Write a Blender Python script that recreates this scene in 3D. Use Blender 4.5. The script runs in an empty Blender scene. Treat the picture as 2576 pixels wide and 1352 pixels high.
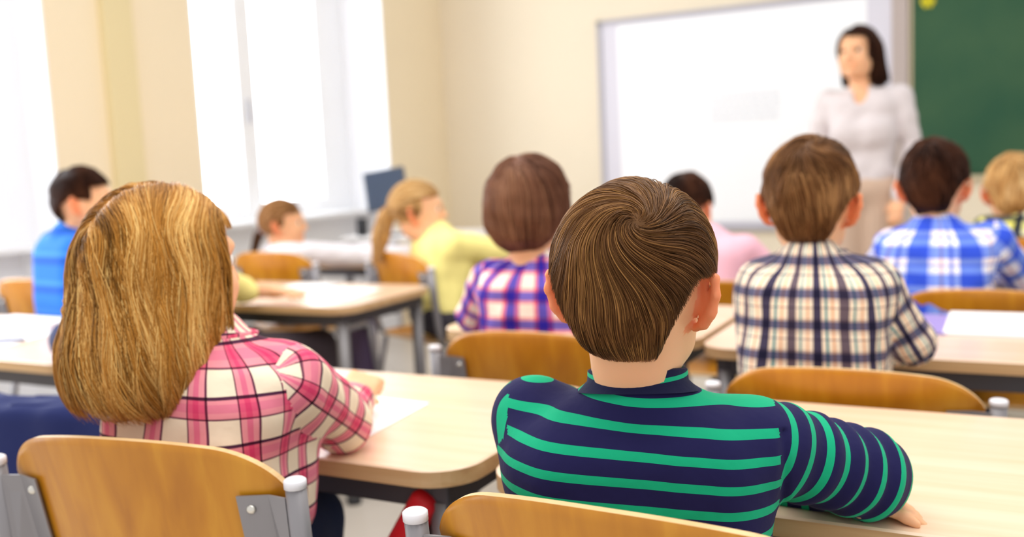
import bpy, math, random
import numpy as np
from mathutils import Matrix, Vector

# ------------------------------------------------------------------ camera, sky, lights, exposure
W, H, F = 2576, 1352, 2400.0
CAM = np.array([0.0, 0.0, 1.09])
YAW, PITCH, ROLL = math.radians(27.87), math.radians(6.38), math.radians(-2.68)
cy_, sy_, cp_, sp_ = math.cos(YAW), math.sin(YAW), math.cos(PITCH), math.sin(PITCH)
fwd = np.array([-sy_*cp_, cy_*cp_, -sp_]); rgt = np.array([cy_, sy_, 0.0]); upv = np.cross(rgt, fwd)
cr_, sr_ = math.cos(ROLL), math.sin(ROLL)
RGT = cr_*rgt + sr_*upv; UPV = -sr_*rgt + cr_*upv; FWD = fwd
scene = bpy.context.scene
COL = scene.collection
cam_data = bpy.data.cameras.new('camera'); cam = bpy.data.objects.new('camera', cam_data); COL.objects.link(cam)
cam.matrix_world = Matrix(((RGT[0], UPV[0], -FWD[0], CAM[0]), (RGT[1], UPV[1], -FWD[1], CAM[1]),
                           (RGT[2], UPV[2], -FWD[2], CAM[2]), (0, 0, 0, 1)))
cam_data.sensor_width = 36.0; cam_data.lens = 36.0*F/W; cam_data.clip_start = 0.05
cam_data.dof.use_dof = True; cam_data.dof.focus_distance = 0.98; cam_data.dof.aperture_fstop = 2.9
scene.camera = cam
scene.view_settings.view_transform = 'Standard'; scene.view_settings.look = 'None'
scene.view_settings.exposure = 0.0; scene.view_settings.gamma = 1.0; scene.view_settings.use_curve_mapping = False

def lin(c):
    if isinstance(c, str):
        c = [int(c[i:i+2], 16)/255 for i in (0, 2, 4)]
    return tuple(((v+.055)/1.055)**2.4 if v > .04045 else v/12.92 for v in c) + (1.0,)

world = bpy.data.worlds.new('daylight'); scene.world = world; world.use_nodes = True
bg = world.node_tree.nodes['Background']; bg.inputs[0].default_value = (1.0, 0.985, 0.965, 1); bg.inputs[1].default_value = .94

def area(name, loc, rot, sx, sy, power, col):
    l = bpy.data.lights.new(name, 'AREA'); l.shape = 'RECTANGLE'; l.size = sx; l.size_y = sy; l.energy = power; l.color = col
    o = bpy.data.objects.new(name, l); o.location = loc; o.rotation_euler = rot; COL.objects.link(o); return o
# daylight entering by the windows of the left wall
area('window_daylight', (-4.15, 4.35, 1.75), (0, math.radians(-90), 0), 1.9, 1.4, 70, (0.90, 0.95, 1.0))
area('window_daylight', (-3.75, 1.2, 1.75), (0, math.radians(-90), 0), 1.9, 2.4, 105, (0.90, 0.95, 1.0))
area('overhead_fill', (-0.6, 1.4, 3.0), (0, 0, 0), 3.0, 3.0, 80, (1.0, 0.97, 0.92))  # soft fill added overhead to light the tops of heads; no skylight there

# ------------------------------------------------------------------ materials
MATS = {}
def new_mat(name):
    m = bpy.data.materials.new(name); m.use_nodes = True
    return m, m.node_tree, m.node_tree.nodes['Principled BSDF']
def mat(name, col, rough=.6, metal=0, bump=0, bscale=60, noise=0, nscale=5, coat=0, sss=0, emit=None, spec=.5):
    if name in MATS: return MATS[name]
    m, nt, b = new_mat(name); c = lin(col)
    b.inputs['Base Color'].default_value = c; b.inputs['Roughness'].default_value = rough; b.inputs['Metallic'].default_value = metal
    b.inputs['Specular IOR Level'].default_value = spec
    if coat: b.inputs['Coat Weight'].default_value = coat; b.inputs['Coat Roughness'].default_value = .15
    if sss: b.inputs['Subsurface Weight'].default_value = sss; b.inputs['Subsurface Radius'].default_value = (.012, .005, .003); b.inputs['Subsurface Scale'].default_value = 1.0
    if noise or bump:
        tc = nt.nodes.new('ShaderNodeTexCoord')
    if noise:
        n = nt.nodes.new('ShaderNodeTexNoise'); n.inputs['Scale'].default_value = nscale; n.inputs['Detail'].default_value = 4
        r = nt.nodes.new('ShaderNodeMapRange'); r.inputs[3].default_value = 1-noise; r.inputs[4].default_value = 1+noise
        mx = nt.nodes.new('ShaderNodeVectorMath'); mx.operation = 'SCALE'; mx.inputs[0].default_value = c[:3]
        nt.links.new(tc.outputs['Object'], n.inputs['Vector']); nt.links.new(n.outputs[0], r.inputs[0]); nt.links.new(r.outputs[0], mx.inputs['Scale'])
        nt.links.new(mx.outputs[0], b.inputs['Base Color'])
    if bump:
        n2 = nt.nodes.new('ShaderNodeTexNoise'); n2.inputs['Scale'].default_value = bscale; n2.inputs['Detail'].default_value = 3
        bp = nt.nodes.new('ShaderNodeBump'); bp.inputs['Strength'].default_value = bump; bp.inputs['Distance'].default_value = .003
        nt.links.new(tc.outputs['Object'], n2.inputs['Vector']); nt.links.new(n2.outputs[0], bp.inputs['Height']); nt.links.new(bp.outputs[0], b.inputs['Normal'])
    MATS[name] = m; return m

def wood(name, cols, grain=(28, 28, 2.2), rough=.35, coat=.3, axis='Object', contrast=1.0):
    """streaky wood grain running along the local axis with the small scale"""
    if name in MATS: return MATS[name]
    m, nt, b = new_mat(name)
    tc = nt.nodes.new('ShaderNodeTexCoord'); mp = nt.nodes.new('ShaderNodeMapping'); mp.inputs['Scale'].default_value = grain
    n = nt.nodes.new('ShaderNodeTexNoise'); n.inputs['Scale'].default_value = 1; n.inputs['Detail'].default_value = 6; n.inputs['Distortion'].default_value = .4
    cr = nt.nodes.new('ShaderNodeValToRGB'); e = cr.color_ramp.elements
    e[0].position = .5-.22/contrast; e[0].color = lin(cols[0]); e[1].position = .5+.22/contrast; e[1].color = lin(cols[-1])
    if len(cols) > 2: k = e.new(.5); k.color = lin(cols[1])
    nt.links.new(tc.outputs[axis], mp.inputs[0]); nt.links.new(mp.outputs[0], n.inputs['Vector']); nt.links.new(n.outputs[0], cr.inputs[0])
    nt.links.new(cr.outputs[0], b.inputs['Base Color']); b.inputs['Roughness'].default_value = rough
    b.inputs['Coat Weight'].default_value = coat; b.inputs['Coat Roughness'].default_value = .2
    MATS[name] = m; return m

def band_node(nt, src, period, offset, bands, base):
    """constant colour bands repeating along one cloth direction: bands = [(start, colour)], 0..1"""
    d = nt.nodes.new('ShaderNodeMath'); d.operation = 'MULTIPLY_ADD'; d.inputs[1].default_value = 1/period; d.inputs[2].default_value = offset
    fr = nt.nodes.new('ShaderNodeMath'); fr.operation = 'FRACT'
    cr = nt.nodes.new('ShaderNodeValToRGB'); cr.color_ramp.interpolation = 'CONSTANT'
    el = cr.color_ramp.elements
    el[0].position = 0; el[0].color = lin(bands[0][1]); el[1].position = bands[1][0]; el[1].color = lin(bands[1][1])
    for p, c in bands[2:]:
        k = el.new(p); k.color = lin(c)
    nt.links.new(src, d.inputs[0]); nt.links.new(d.outputs[0], fr.inputs[0]); nt.links.new(fr.outputs[0], cr.inputs[0])
    return cr.outputs[0]
def cloth(name, ub=None, vb=None, up=.05, vp=.05, uo=0, vo=0, rough=.85, wob=.0):
    if name in MATS: return MATS[name]
    m, nt, b = new_mat(name)
    uv = nt.nodes.new('ShaderNodeUVMap'); uv.uv_map = 'UVMap'
    sep = nt.nodes.new('ShaderNodeSeparateXYZ'); nt.links.new(uv.outputs[0], sep.inputs[0])
    us, vs = sep.outputs[0], sep.outputs[1]
    outs = []
    if ub: outs.append(band_node(nt, us, up, uo, ub, None))
    if vb: outs.append(band_node(nt, vs, vp, vo, vb, None))
    if len(outs) == 2:
        mx = nt.nodes.new('ShaderNodeMix'); mx.data_type = 'RGBA'; mx.blend_type = 'MULTIPLY'; mx.inputs[0].default_value = 1
        nt.links.new(outs[0], mx.inputs[6]); nt.links.new(outs[1], mx.inputs[7]); out = mx.outputs[2]
    else: out = outs[0]
    nt.links.new(out, b.inputs['Base Color']); b.inputs['Roughness'].default_value = rough; b.inputs['Specular IOR Level'].default_value = .2
    b.inputs['Sheen Weight'].default_value = .05
    tc = nt.nodes.new('ShaderNodeTexCoord'); n2 = nt.nodes.new('ShaderNodeTexNoise'); n2.inputs['Scale'].default_value = 45
    bp = nt.nodes.new('ShaderNodeBump'); bp.inputs['Strength'].default_value = .35; bp.inputs['Distance'].default_value = .004
    nt.links.new(tc.outputs['Object'], n2.inputs['Vector']); nt.links.new(n2.outputs[0], bp.inputs['Height']); nt.links.new(bp.outputs[0], b.inputs['Normal'])
    MATS[name] = m; return m

def hair_mat(name, dark, mid, light, rough=.38):
    if name in MATS: return MATS[name]
    m, nt, b = new_mat(name)
    at = nt.nodes.new('ShaderNodeAttribute'); at.attribute_name = 'tint'
    cr = nt.nodes.new('ShaderNodeValToRGB'); e = cr.color_ramp.elements
    e[0].color = lin(dark); e[1].color = lin(light); k = e.new(.5); k.color = lin(mid)
    nt.links.new(at.outputs['Fac'], cr.inputs[0]); nt.links.new(cr.outputs[0], b.inputs['Base Color'])
    b.inputs['Roughness'].default_value = rough; b.inputs['Specular IOR Level'].default_value = .55
    b.inputs['Specular Tint'].default_value = lin(light)
    MATS[name] = m; return m
def skin_mat(name, col, lip, ear):
    if name in MATS: return MATS[name]
    m, nt, b = new_mat(name)
    at = nt.nodes.new('ShaderNodeAttribute'); at.attribute_name = 'zone'
    cr = nt.nodes.new('ShaderNodeValToRGB'); e = cr.color_ramp.elements; e[0].color = lin(col); e[1].color = lin(lip)
    k = e.new(.5); k.color = lin(ear)
    nt.links.new(at.outputs['Fac'], cr.inputs[0]); nt.links.new(cr.outputs[0], b.inputs['Base Color'])
    b.inputs['Roughness'].default_value = .5; b.inputs['Specular IOR Level'].default_value = .35
    b.inputs['Subsurface Weight'].default_value = .35; b.inputs['Subsurface Radius'].default_value = (.014, .005, .003); b.inputs['Subsurface Scale'].default_value = 1
    MATS[name] = m; return m

# ------------------------------------------------------------------ object helpers
def tag(o, label=None, cat=None, group=None, kind=None):
    if label: o['label'] = label
    if cat: o['category'] = cat
    if group: o['group'] = group
    if kind: o['kind'] = kind
    return o
def empty(name, loc, rz=0, **k):
    o = bpy.data.objects.new(name, None); o.location = loc; o.rotation_euler = (0, 0, rz); o.empty_display_size = .05
    COL.objects.link(o); return tag(o, **k)
def mesh_obj(name, V, Fc, mats, parent=None, smooth=False, uv=None, fmat=None, vattr=None, world_space=False):
    me = bpy.data.meshes.new(name)
    V = np.asarray(V, float)
    if isinstance(Fc, np.ndarray) and len(Fc):
        n = Fc.shape[1]
        me.vertices.add(len(V)); me.vertices.foreach_set('co', V.astype(np.float32).ravel())
        me.loops.add(Fc.size); me.loops.foreach_set('vertex_index', Fc.astype(np.int32).ravel())
        me.polygons.add(len(Fc)); me.polygons.foreach_set('loop_start', (np.arange(len(Fc))*n).astype(np.int32))
        me.update(calc_edges=True)
    else:
        me.from_pydata([tuple(v) for v in V], [], [tuple(int(i) for i in f) for f in Fc])
    if not isinstance(mats, (list, tuple)): mats = [mats]
    for m in mats: me.materials.append(m)
    if fmat is not None: me.polygons.foreach_set('material_index', np.asarray(fmat, np.int32))
    me.polygons.foreach_set('use_smooth', np.full(len(me.polygons), bool(smooth)))
    if uv is not None:
        l = me.uv_layers.new(name='UVMap'); l.data.foreach_set('uv', np.asarray(uv, np.float32).ravel())
    if vattr:
        for k, a in vattr.items():
            t = me.attributes.new(k, 'FLOAT', 'POINT'); t.data.foreach_set('value', np.asarray(a, np.float32))
    me.update()
    o = bpy.data.objects.new(name, me); COL.objects.link(o)
    if parent is not None:
        o.parent = parent
        if world_space: o.matrix_basis = chain_mat(parent).inverted()
    return o
def chain_mat(q):
    M = Matrix.Identity(4)
    while q is not None:
        L = (Matrix.Translation(q.location) @ q.rotation_euler.to_matrix().to_4x4()) if q.type == 'EMPTY' else q.matrix_basis.copy()
        M = L @ M; q = q.parent
    return M

class MB:
    """collects solid shapes into one mesh"""
    def __init__(s): s.v = []; s.f = []; s.m = []
    def add(s, V, Fc, mi=0):
        o = len(s.v); s.v += [tuple(v) for v in V]; s.f += [tuple(i+o for i in f) for f in Fc]; s.m += [mi]*len(Fc); return s
    def box(s, c, h, R=None, mi=0, bev=.0):
        hx, hy, hz = h
        if bev > 0:
            import itertools
            P = []
            b = min(bev, hx*.98, hy*.98, hz*.98)
            rings = []
            for z, ins in ((-hz, b), (-hz+b, 0), (hz-b, 0), (hz, b)):
                r = []
                for sx, sy in ((1, 1), (-1, 1), (-1, -1), (1, -1)):
                    a, d = hx-ins, hy-ins
                    p1 = (sx*a, sy*(d-b), z); p2 = (sx*(a-b), sy*d, z)
                    r += [p1, p2] if sx*sy > 0 else [p2, p1]
                rings.append(r)
            V = [p for r in rings for p in r]; Fc = []
            for k in range(3):
                for i in range(8): Fc.append((k*8+i, k*8+(i+1) % 8, k*8+8+(i+1) % 8, k*8+8+i))
            Fc.append(tuple(reversed(range(8)))); Fc.append(tuple(range(24, 32)))
        else:
            V = [(x*hx, y*hy, z*hz) for z in (-1, 1) for y in (-1, 1) for x in (-1, 1)]
            Fc = [(0, 2, 3, 1), (4, 5, 7, 6), (0, 1, 5, 4), (2, 6, 7, 3), (0, 4, 6, 2), (1, 3, 7, 5)]
        V = np.array(V, float)
        if R is not None: V = V @ np.array(R).T
        return s.add(V+np.array(c), Fc, mi)
    def tube(s, pts, r, n=10, mi=0, cap=True, sx=1.0):
        pts = [np.array(p, float) for p in pts]; rr = r if isinstance(r, (list, tuple)) else [r]*len(pts)
        V = []; prev = None
        for i, p in enumerate(pts):
            t = pts[min(i+1, len(pts)-1)]-pts[max(i-1, 0)]; t = t/(np.linalg.norm(t)+1e-9)
            if prev is None:
                a = np.array([0, 0, 1.]) if abs(t[2]) < .9 else np.array([1., 0, 0])
                u = np.cross(a, t)
            else: u = prev-t*(prev@t)
            u /= np.linalg.norm(u)+1e-9; prev = u; w = np.cross(t, u)
            for k in range(n):
                an = 2*math.pi*k/n; V.append(p+rr[i]*(math.cos(an)*u*sx+math.sin(an)*w))
        Fc = []
        for i in range(len(pts)-1):
            for k in range(n): Fc.append((i*n+k, i*n+(k+1) % n, (i+1)*n+(k+1) % n, (i+1)*n+k))
        if cap: Fc.append(tuple(reversed(range(n)))); Fc.append(tuple(range((len(pts)-1)*n, len(pts)*n)))
        return s.add(V, Fc, mi)
    def prism(s, outline, z0, z1, mi=0, mi_side=None):
        n = len(outline); V = [(x, y, z0) for x, y in outline]+[(x, y, z1) for x, y in outline]
        s.add(V, [tuple(reversed(range(n))), tuple(range(n, 2*n))], mi)
        o = len(s.v)-2*n; side = [(o+i, o+(i+1) % n, o+n+(i+1) % n, o+n+i) for i in range(n)]
        s.f += side; s.m += [mi if mi_side is None else mi_side]*n; return s
    def build(s, name, mats, parent=None, smooth=False, world_space=False):
        o = mesh_obj(name, s.v, s.f, mats, parent, smooth, fmat=s.m, world_space=world_space)
        return o
def rot(ax, a):
    c, s_ = math.cos(a), math.sin(a)
    return np.array({'x': [[1, 0, 0], [0, c, -s_], [0, s_, c]], 'y': [[c, 0, s_], [0, 1, 0], [-s_, 0, c]], 'z': [[c, -s_, 0], [s_, c, 0], [0, 0, 1]]}[ax], float)
def rrect(w, d, r, n=8, x0=0, y0=0):
    P = []
    for cx, cy, a0 in ((w/2-r, d/2-r, 0), (-w/2+r, d/2-r, 90), (-w/2+r, -d/2+r, 180), (w/2-r, -d/2+r, 270)):
        for k in range(n+1):
            a = math.radians(a0+90*k/n); P.append((x0+cx+r*math.cos(a), y0+cy+r*math.sin(a)))
    return P
def copy_tree(o, parent=None):
    c = o.copy(); COL.objects.link(c)
    if parent is not None: c.parent = parent
    for ch in [k for k in bpy.data.objects if k.parent == o]:
        copy_tree(ch, c)
    return c

# ------------------------------------------------------------------ signed-distance modelling
def rc(a, b, ra, rb=None, k=.02, lab=0): return dict(t='c', a=np.array(a, float), b=np.array(b, float), ra=ra, rb=ra if rb is None else rb, k=k, lab=lab)
def el(c, r, R=None, k=.02, lab=0, sub=False): return dict(t='e', c=np.array(c, float), r=np.array(r, float), R=R, k=k, lab=lab, sub=sub)
def bx(c, h, rad, R=None, k=.02, lab=0): return dict(t='b', c=np.array(c, float), h=np.array(h, float), rad=rad, R=R, k=k, lab=lab)
def prim_d(q, P):
    if q['t'] == 'c':
        ab = q['b']-q['a']; L = ab@ab+1e-12
        t = np.clip((P-q['a'])@ab/L, 0, 1)
        d = P-q['a']-t[:, None]*ab
        return np.sqrt((d*d).sum(1))-(q['ra']+(q['rb']-q['ra'])*t)
    X = P-q['c']
    if q['R'] is not None: X = X@q['R']
    if q['t'] == 'e':
        k0 = np.sqrt(((X/q['r'])**2).sum(1)); k1 = np.sqrt(((X/q['r']**2)**2).sum(1))+1e-9
        return k0*(k0-1)/k1
    Q = np.abs(X)-q['h']
    return np.sqrt((np.maximum(Q, 0)**2).sum(1))+np.minimum(Q.max(1), 0)-q['rad']
def smin(a, b, k):
    h = np.clip(.5+.5*(b-a)/k, 0, 1); return b+(a-b)*h-k*h*(1-h)
class SDF:
    def __init__(s, prims, disp=None): s.p = prims; s.disp = disp
    def __call__(s, P, labels=False):
        P = np.asarray(P, float); d = None; best = None; lab = None
        for q in s.p:
            e = prim_d(q, P)
            if q.get('sub'):
                d = -smin(-d, e, q['k']); continue
            if d is None: d = e.copy(); best = e.copy(); lab = np.full(len(P), q['lab'])
            else:
                d = smin(d, e, q['k'])
                if labels: m = e < best; best = np.where(m, e, best); lab = np.where(m, q['lab'], lab)
        if s.disp is not None: d = d+s.disp(P)
        return (d, lab) if labels else d
    def grad(s, P, e=.0015):
        g = np.stack([s(P+np.eye(3)[i]*e)-s(P-np.eye(3)[i]*e) for i in range(3)], 1)
        return g/(np.linalg.norm(g, axis=1)[:, None]+1e-9)
    def bounds(s):
        lo = np.full(3, 1e9); hi = -lo
        for q in s.p:
            if q.get('sub'): continue
            if q['t'] == 'c':
                for p, r in ((q['a'], q['ra']), (q['b'], q['rb'])): lo = np.minimum(lo, p-r); hi = np.maximum(hi, p+r)
            else:
                r = q['r'].max() if q['t'] == 'e' else np.linalg.norm(q['h'])+q['rad']
                lo = np.minimum(lo, q['c']-r); hi = np.maximum(hi, q['c']+r)
        return lo-.015, hi+.015
def surface_nets(f, lo, hi, h, cutter=None):
    C = 4
    n = (np.ceil((hi-lo)/(h*C)).astype(int)+1)*C+1
    cn = (n-1)//C+1
    ax = [lo[i]+np.arange(cn[i])*h*C for i in range(3)]
    G = np.stack(np.meshgrid(*ax, indexing='ij'), -1).reshape(-1, 3)
    g = f(G).reshape(cn)
    near = np.abs(g) < h*C*1.9
    cell = np.zeros(cn-1, bool)
    for i in (0, 1):
        for j in (0, 1):
            for k in (0, 1): cell |= near[i:cn[0]-1+i, j:cn[1]-1+j, k:cn[2]-1+k]
    D = np.repeat(np.repeat(np.repeat(g[:-1, :-1, :-1], C, 0), C, 1), C, 2)
    D = np.pad(D, ((0, 1),)*3, mode='edge')
    M = np.repeat(np.repeat(np.repeat(cell, C, 0), C, 1), C, 2)
    M2 = np.zeros(n, bool)
    for i in (0, 1):
        for j in (0, 1):
            for k in (0, 1): M2[i:n[0]-1+i, j:n[1]-1+j, k:n[2]-1+k] |= M
    idx = np.argwhere(M2)
    vals = np.empty(len(idx))
    for s0 in range(0, len(idx), 400000):
        vals[s0:s0+400000] = f(lo+idx[s0:s0+400000]*h)
    D[M2] = vals
    neg = D < 0
    cnt = np.zeros(n-1, np.int8)
    for i in (0, 1):
        for j in (0, 1):
            for k in (0, 1): cnt += neg[i:n[0]-1+i, j:n[1]-1+j, k:n[2]-1+k]
    act = (cnt > 0) & (cnt < 8)
    ci = np.argwhere(act)
    vid = np.full(n-1, -1, np.int64); vid[act] = np.arange(len(ci))
    acc = np.zeros((len(ci), 3)); c = np.zeros(len(ci))
    off = [(i, j, k) for i in (0, 1) for j in (0, 1) for k in (0, 1)]
    Dc = {o: D[ci[:, 0]+o[0], ci[:, 1]+o[1], ci[:, 2]+o[2]] for o in off}
    for o in off:
        for a in range(3):
            if o[a] == 0:
                q = list(o); q[a] = 1; q = tuple(q); d0, d1 = Dc[o], Dc[q]; m = (d0 < 0) != (d1 < 0)
                t = np.where(m, d0/(d0-d1+1e-12), 0); p = np.array(o, float)[None, :].repeat(len(ci), 0); p[:, a] += t
                acc[m] += p[m]; c[m] += 1
    V = lo+(ci+acc/np.maximum(c, 1)[:, None])*h
    Fs = []
    for a in range(3):
        b_, c_ = (a+1) % 3, (a+2) % 3
        sl0 = [slice(None)]*3; sl1 = [slice(None)]*3; sl0[a] = slice(0, n[a]-1); sl1[a] = slice(1, n[a])
        n0, n1 = neg[tuple(sl0)], neg[tuple(sl1)]
        e = np.argwhere(n0 != n1)
        e = e[(e[:, b_] > 0) & (e[:, c_] > 0) & (e[:, b_] < n[b_]-1) & (e[:, c_] < n[c_]-1)]
        fl = n0[e[:, 0], e[:, 1], e[:, 2]]
        def at(db, dc):
            q = e.copy(); q[:, b_] += db; q[:, c_] += dc; return vid[q[:, 0], q[:, 1], q[:, 2]]
        quad = np.stack([at(-1, -1), at(0, -1), at(0, 0), at(-1, 0)], 1)
        quad[~fl] = quad[~fl][:, ::-1]
        Fs.append(quad)
    Fs = np.concatenate(Fs); Fs = Fs[(Fs >= 0).all(1)]
    if cutter is not None:
        keep = cutter(V[Fs].mean(1)); Fs = Fs[keep]
        used = np.unique(Fs); mp = np.full(len(V), -1); mp[used] = np.arange(len(used)); V = V[used]; Fs = mp[Fs]
    return V, Fs

rng = np.random.default_rng(7)
class Frame:
    """local axes: x right, y forward, z up"""
    def __init__(s, o, yaw, pitch=0, roll=0):
        s.o = np.array(o, float); s.R = rot('z', yaw)@rot('x', pitch)@rot('y', roll)
    def __call__(s, p): return s.o+s.R@np.array(p, float)
    def inv(s, P): return (P-s.o)@s.R

def head_prims(hf, s=1.0, ears=True):
    def g(p): return hf(np.array(p)*s)
    R = hf.R
    P = [el(g((0, -.008, .012)), np.array((.0725, .091, .086))*s, R, .02),
         el(g((0, .032, -.042)), np.array((.054, .052, .062))*s, R, .035*s),
         rc(g((0, .066, -.092)), g((0, .062, -.088)), .017*s, k=.028*s),
         rc(g((-.036, .036, -.085)), g((.036, .036, -.085)), .020*s, k=.03*s)]
    for sx in (-1, 1):
        P.append(rc(g((sx*.034, .062, -.040)), g((sx*.036, .055, -.052)), .022*s, k=.02*s))
    for sx in (-1, 1): P.append(rc(g((sx*.056, .004, -.025)), g((sx*.043, .022, -.074)), .018*s, .016*s, k=.02*s))
    P.append(rc(g((-.030, .076, .016)), g((.030, .076, .016)), .011*s, k=.02*s))
    for sx in (-1, 1): P.append(dict(el(g((sx*.031, .094, -.002)), np.array((.016, .014, .011))*s, R, .012*s), sub=True))
    P.append(rc(g((0, .086, .002)), g((0, .100, -.033)), .007*s, .0105*s, k=.012*s))
    for sx in (-1, 1): P.append(rc(g((sx*.010, .090, -.036)), g((sx*.011, .088, -.037)), .0065*s, k=.006*s))
    P.append(rc(g((-.017, .081, -.061)), g((.017, .081, -.061)), .0062*s, k=.008*s, lab=2))
    P.append(rc(g((-.014, .080, -.070)), g((.014, .080, -.070)), .0066*s, k=.008*s, lab=2))
    if ears:
        for sx in (-1, 1):
            base = np.array((sx*.069, -.004, -.026)); e1 = np.array((sx*.80, -.76, 0))*1.05; e2 = np.array((sx*.10, -.12, 1.0))*1.1
            def ep(u, v): return g(base+e1*u+e2*v)
            pts = [(.002, .022), (.012, .031), (.024, .026), (.028, .010), (.024, -.008), (.014, -.022), (.004, -.027)]
            for a, b in zip(pts[:-1], pts[1:]): P.append(rc(ep(*a), ep(*b), .0048*s, k=.005*s, lab=1))
            Re = R@np.stack([e1/np.linalg.norm(e1), np.cross(e2, e1)/np.linalg.norm(np.cross(e2, e1)), e2/np.linalg.norm(e2)], 1)
            P.append(el(ep(.012, .002), np.array((.015, .0038, .026))*s, Re, .006*s, lab=1))
    return P
def hand_prims(w, d, n, side, s=1.0, curl=.5, k=.006, spread=.12):
    """w wrist, d hand direction, n back-of-hand normal; side=+1 thumb towards cross(d, n)*side"""
    w = np.array(w, float); d = np.array(d, float); d /= np.linalg.norm(d); n = np.array(n, float); n -= d*(n@d); n /= np.linalg.norm(n)
    t = np.cross(d, n)*side; P = []
    c = w+d*.038*s; Rm_ = np.stack([t, d, n], 1)
    P.append(rc(w-d*.01, w+d*.015*s, .019*s, .019*s, k=.02, lab=0))
    P.append(bx(c, np.array((.022, .026, .004))*s, .010*s, Rm_, .015))
    for i, (off, L) in enumerate(((.027, .056), (.010, .063), (-.008, .058), (-.025, .046))):
        a = w+d*.066*s+t*off*s; L *= s
        dd = d+t*(off*spread*20)*.2; dd /= np.linalg.norm(dd)
        cu = curl*(.8+.15*i)
        p1 = a+(dd*math.cos(cu*.5)-n*math.sin(cu*.5))*L*.45
        p2 = p1+(dd*math.cos(cu*1.3)-n*math.sin(cu*1.3))*L*.33
        p3 = p2+(dd*math.cos(cu*2.0)-n*math.sin(cu*2.0))*L*.25
        for q0, q1, r0, r1 in ((a-dd*.012, p1, .0088, .0082), (p1, p2, .0080, .0075), (p2, p3, .0074, .0062)):
            P.append(rc(q0, q1, r0*s, r1*s, k=k*s))
    b0 = w+d*.018*s+t*.020*s; b1 = b0+(d*.6+t*.75-n*.15)*.032*s; b2 = b1+(d*.85+t*.35-n*.2)*.026*s
    P.append(rc(b0, b1, .0125*s, .0095*s, k=.012*s)); P.append(rc(b1, b2, .0090*s, .0075*s, k=k*s))
    return P

def cloth_mesh(name, sdf, res, m, parent, bones, tf, cutter=None, uvscale=.13, seam=.125, uvtilt=0.0):
    """shirt mesh with cloth coordinates: torso wrapped around tf, sleeves wound around their bones (bones: lab -> (a, b, start, ref))"""
    lo, hi = sdf.bounds(); V, Fc = surface_nets(sdf, lo, hi, res, cutter)
    cen = V[Fc].mean(1); _, lab = sdf(cen, labels=True)
    Lc = tf.inv(cen); lab = np.where(np.isin(lab, (3, 5)) & (np.abs(Lc[:, 0]) < seam) & (Lc[:, 1] < .05), 0, lab)
    for l0 in (3, 5):
        if l0 in bones and l0+1 in bones:
            a0, E0 = np.array(bones[l0][0]), np.array(bones[l0][1]); W0 = np.array(bones[l0+1][1])
            nn = (E0-a0)/np.linalg.norm(E0-a0)+(W0-E0)/np.linalg.norm(W0-E0); mk_ = np.isin(lab, (l0, l0+1))
            lab = np.where(mk_, np.where((cen-E0)@nn < 0, l0, l0+1), lab)
    uv = np.zeros((len(Fc), 4, 2))
    L = tf.inv(V); th = np.arctan2(L[:, 0]/.15, -L[:, 1]/.10); uT = th*uvscale; vT = L[:, 2]+uvtilt*L[:, 0]
    m0 = ~np.isin(lab, list(bones)); q = Fc[m0]
    u = uT[q]; c0 = u[:, :1]; u = u-np.round((u-c0)/(2*math.pi*uvscale))*(2*math.pi*uvscale)
    uv[m0, :, 0] = u; uv[m0, :, 1] = vT[q]
    for lb, (a, b, s0, ref, rad) in bones.items():
        a = np.array(a); b = np.array(b); ab = b-a; Lb = np.linalg.norm(ab); ab = ab/Lb
        ref = np.array(ref, float); e1 = ref-ab*(ref@ab); e1 /= np.linalg.norm(e1); e2 = np.cross(ab, e1)
        mm = lab == lb; q = Fc[mm]; X = V[q]-a
        v = X@ab+s0; an = np.arctan2(X@e2, X@e1); an = an-np.round((an-an[:, :1])/(2*math.pi))*2*math.pi
        uv[mm, :, 0] = an*rad; uv[mm, :, 1] = v
    return mesh_obj(name, V, Fc, m, parent, True, uv=uv, world_space=True)

# ------------------------------------------------------------------ hair
def strands(sdf, roots, flow, steps, step_len, lift, stop, jitter=.0, wave=None, clump=0, seed=1, free=None):
    """traces strands over the head surface. roots Nx3; flow(P, i, N)->dir; lift(t, id); stop(P)->bool"""
    r = np.random.default_rng(seed); n = len(roots)
    P = roots.copy(); out = np.zeros((n, steps, 3)); alive = np.ones(n, bool); ln = np.ones(n, int)
    jit = r.normal(0, jitter, (n, 3))
    lf = r.random(n)
    for i in range(steps):
        out[:, i] = P; ln[alive] = i+1
        N = sdf.grad(P)
        D = flow(P, i, N)+jit
        D -= N*(D*N).sum(1)[:, None]; D /= np.linalg.norm(D, axis=1)[:, None]+1e-9
        Q = P+D*step_len
        if wave is not None: Q = Q+wave(Q, i)
        pj = sdf.grad(Q)*(sdf(Q)-lift((i+1)/steps, lf, Q))[:, None]
        if free is not None: pj *= free(Q)[:, None]
        Q = Q-pj
        dead = stop(Q); alive &= ~dead
        P = np.where(alive[:, None], Q, P)
    # resample each strand to the full number of steps over its own length
    res = np.zeros_like(out); keep = ln > 2
    t = np.linspace(0, 1, steps)[None, :]*(ln[:, None]-1)
    i0 = np.clip(np.floor(t).astype(int), 0, steps-2); fr = t-i0; i1 = np.minimum(i0+1, (ln-1)[:, None])
    ar = np.arange(n)[:, None]
    res = out[ar, i0]*(1-fr)[..., None]+out[ar, i1]*fr[..., None]
    return res[keep], keep
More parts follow.
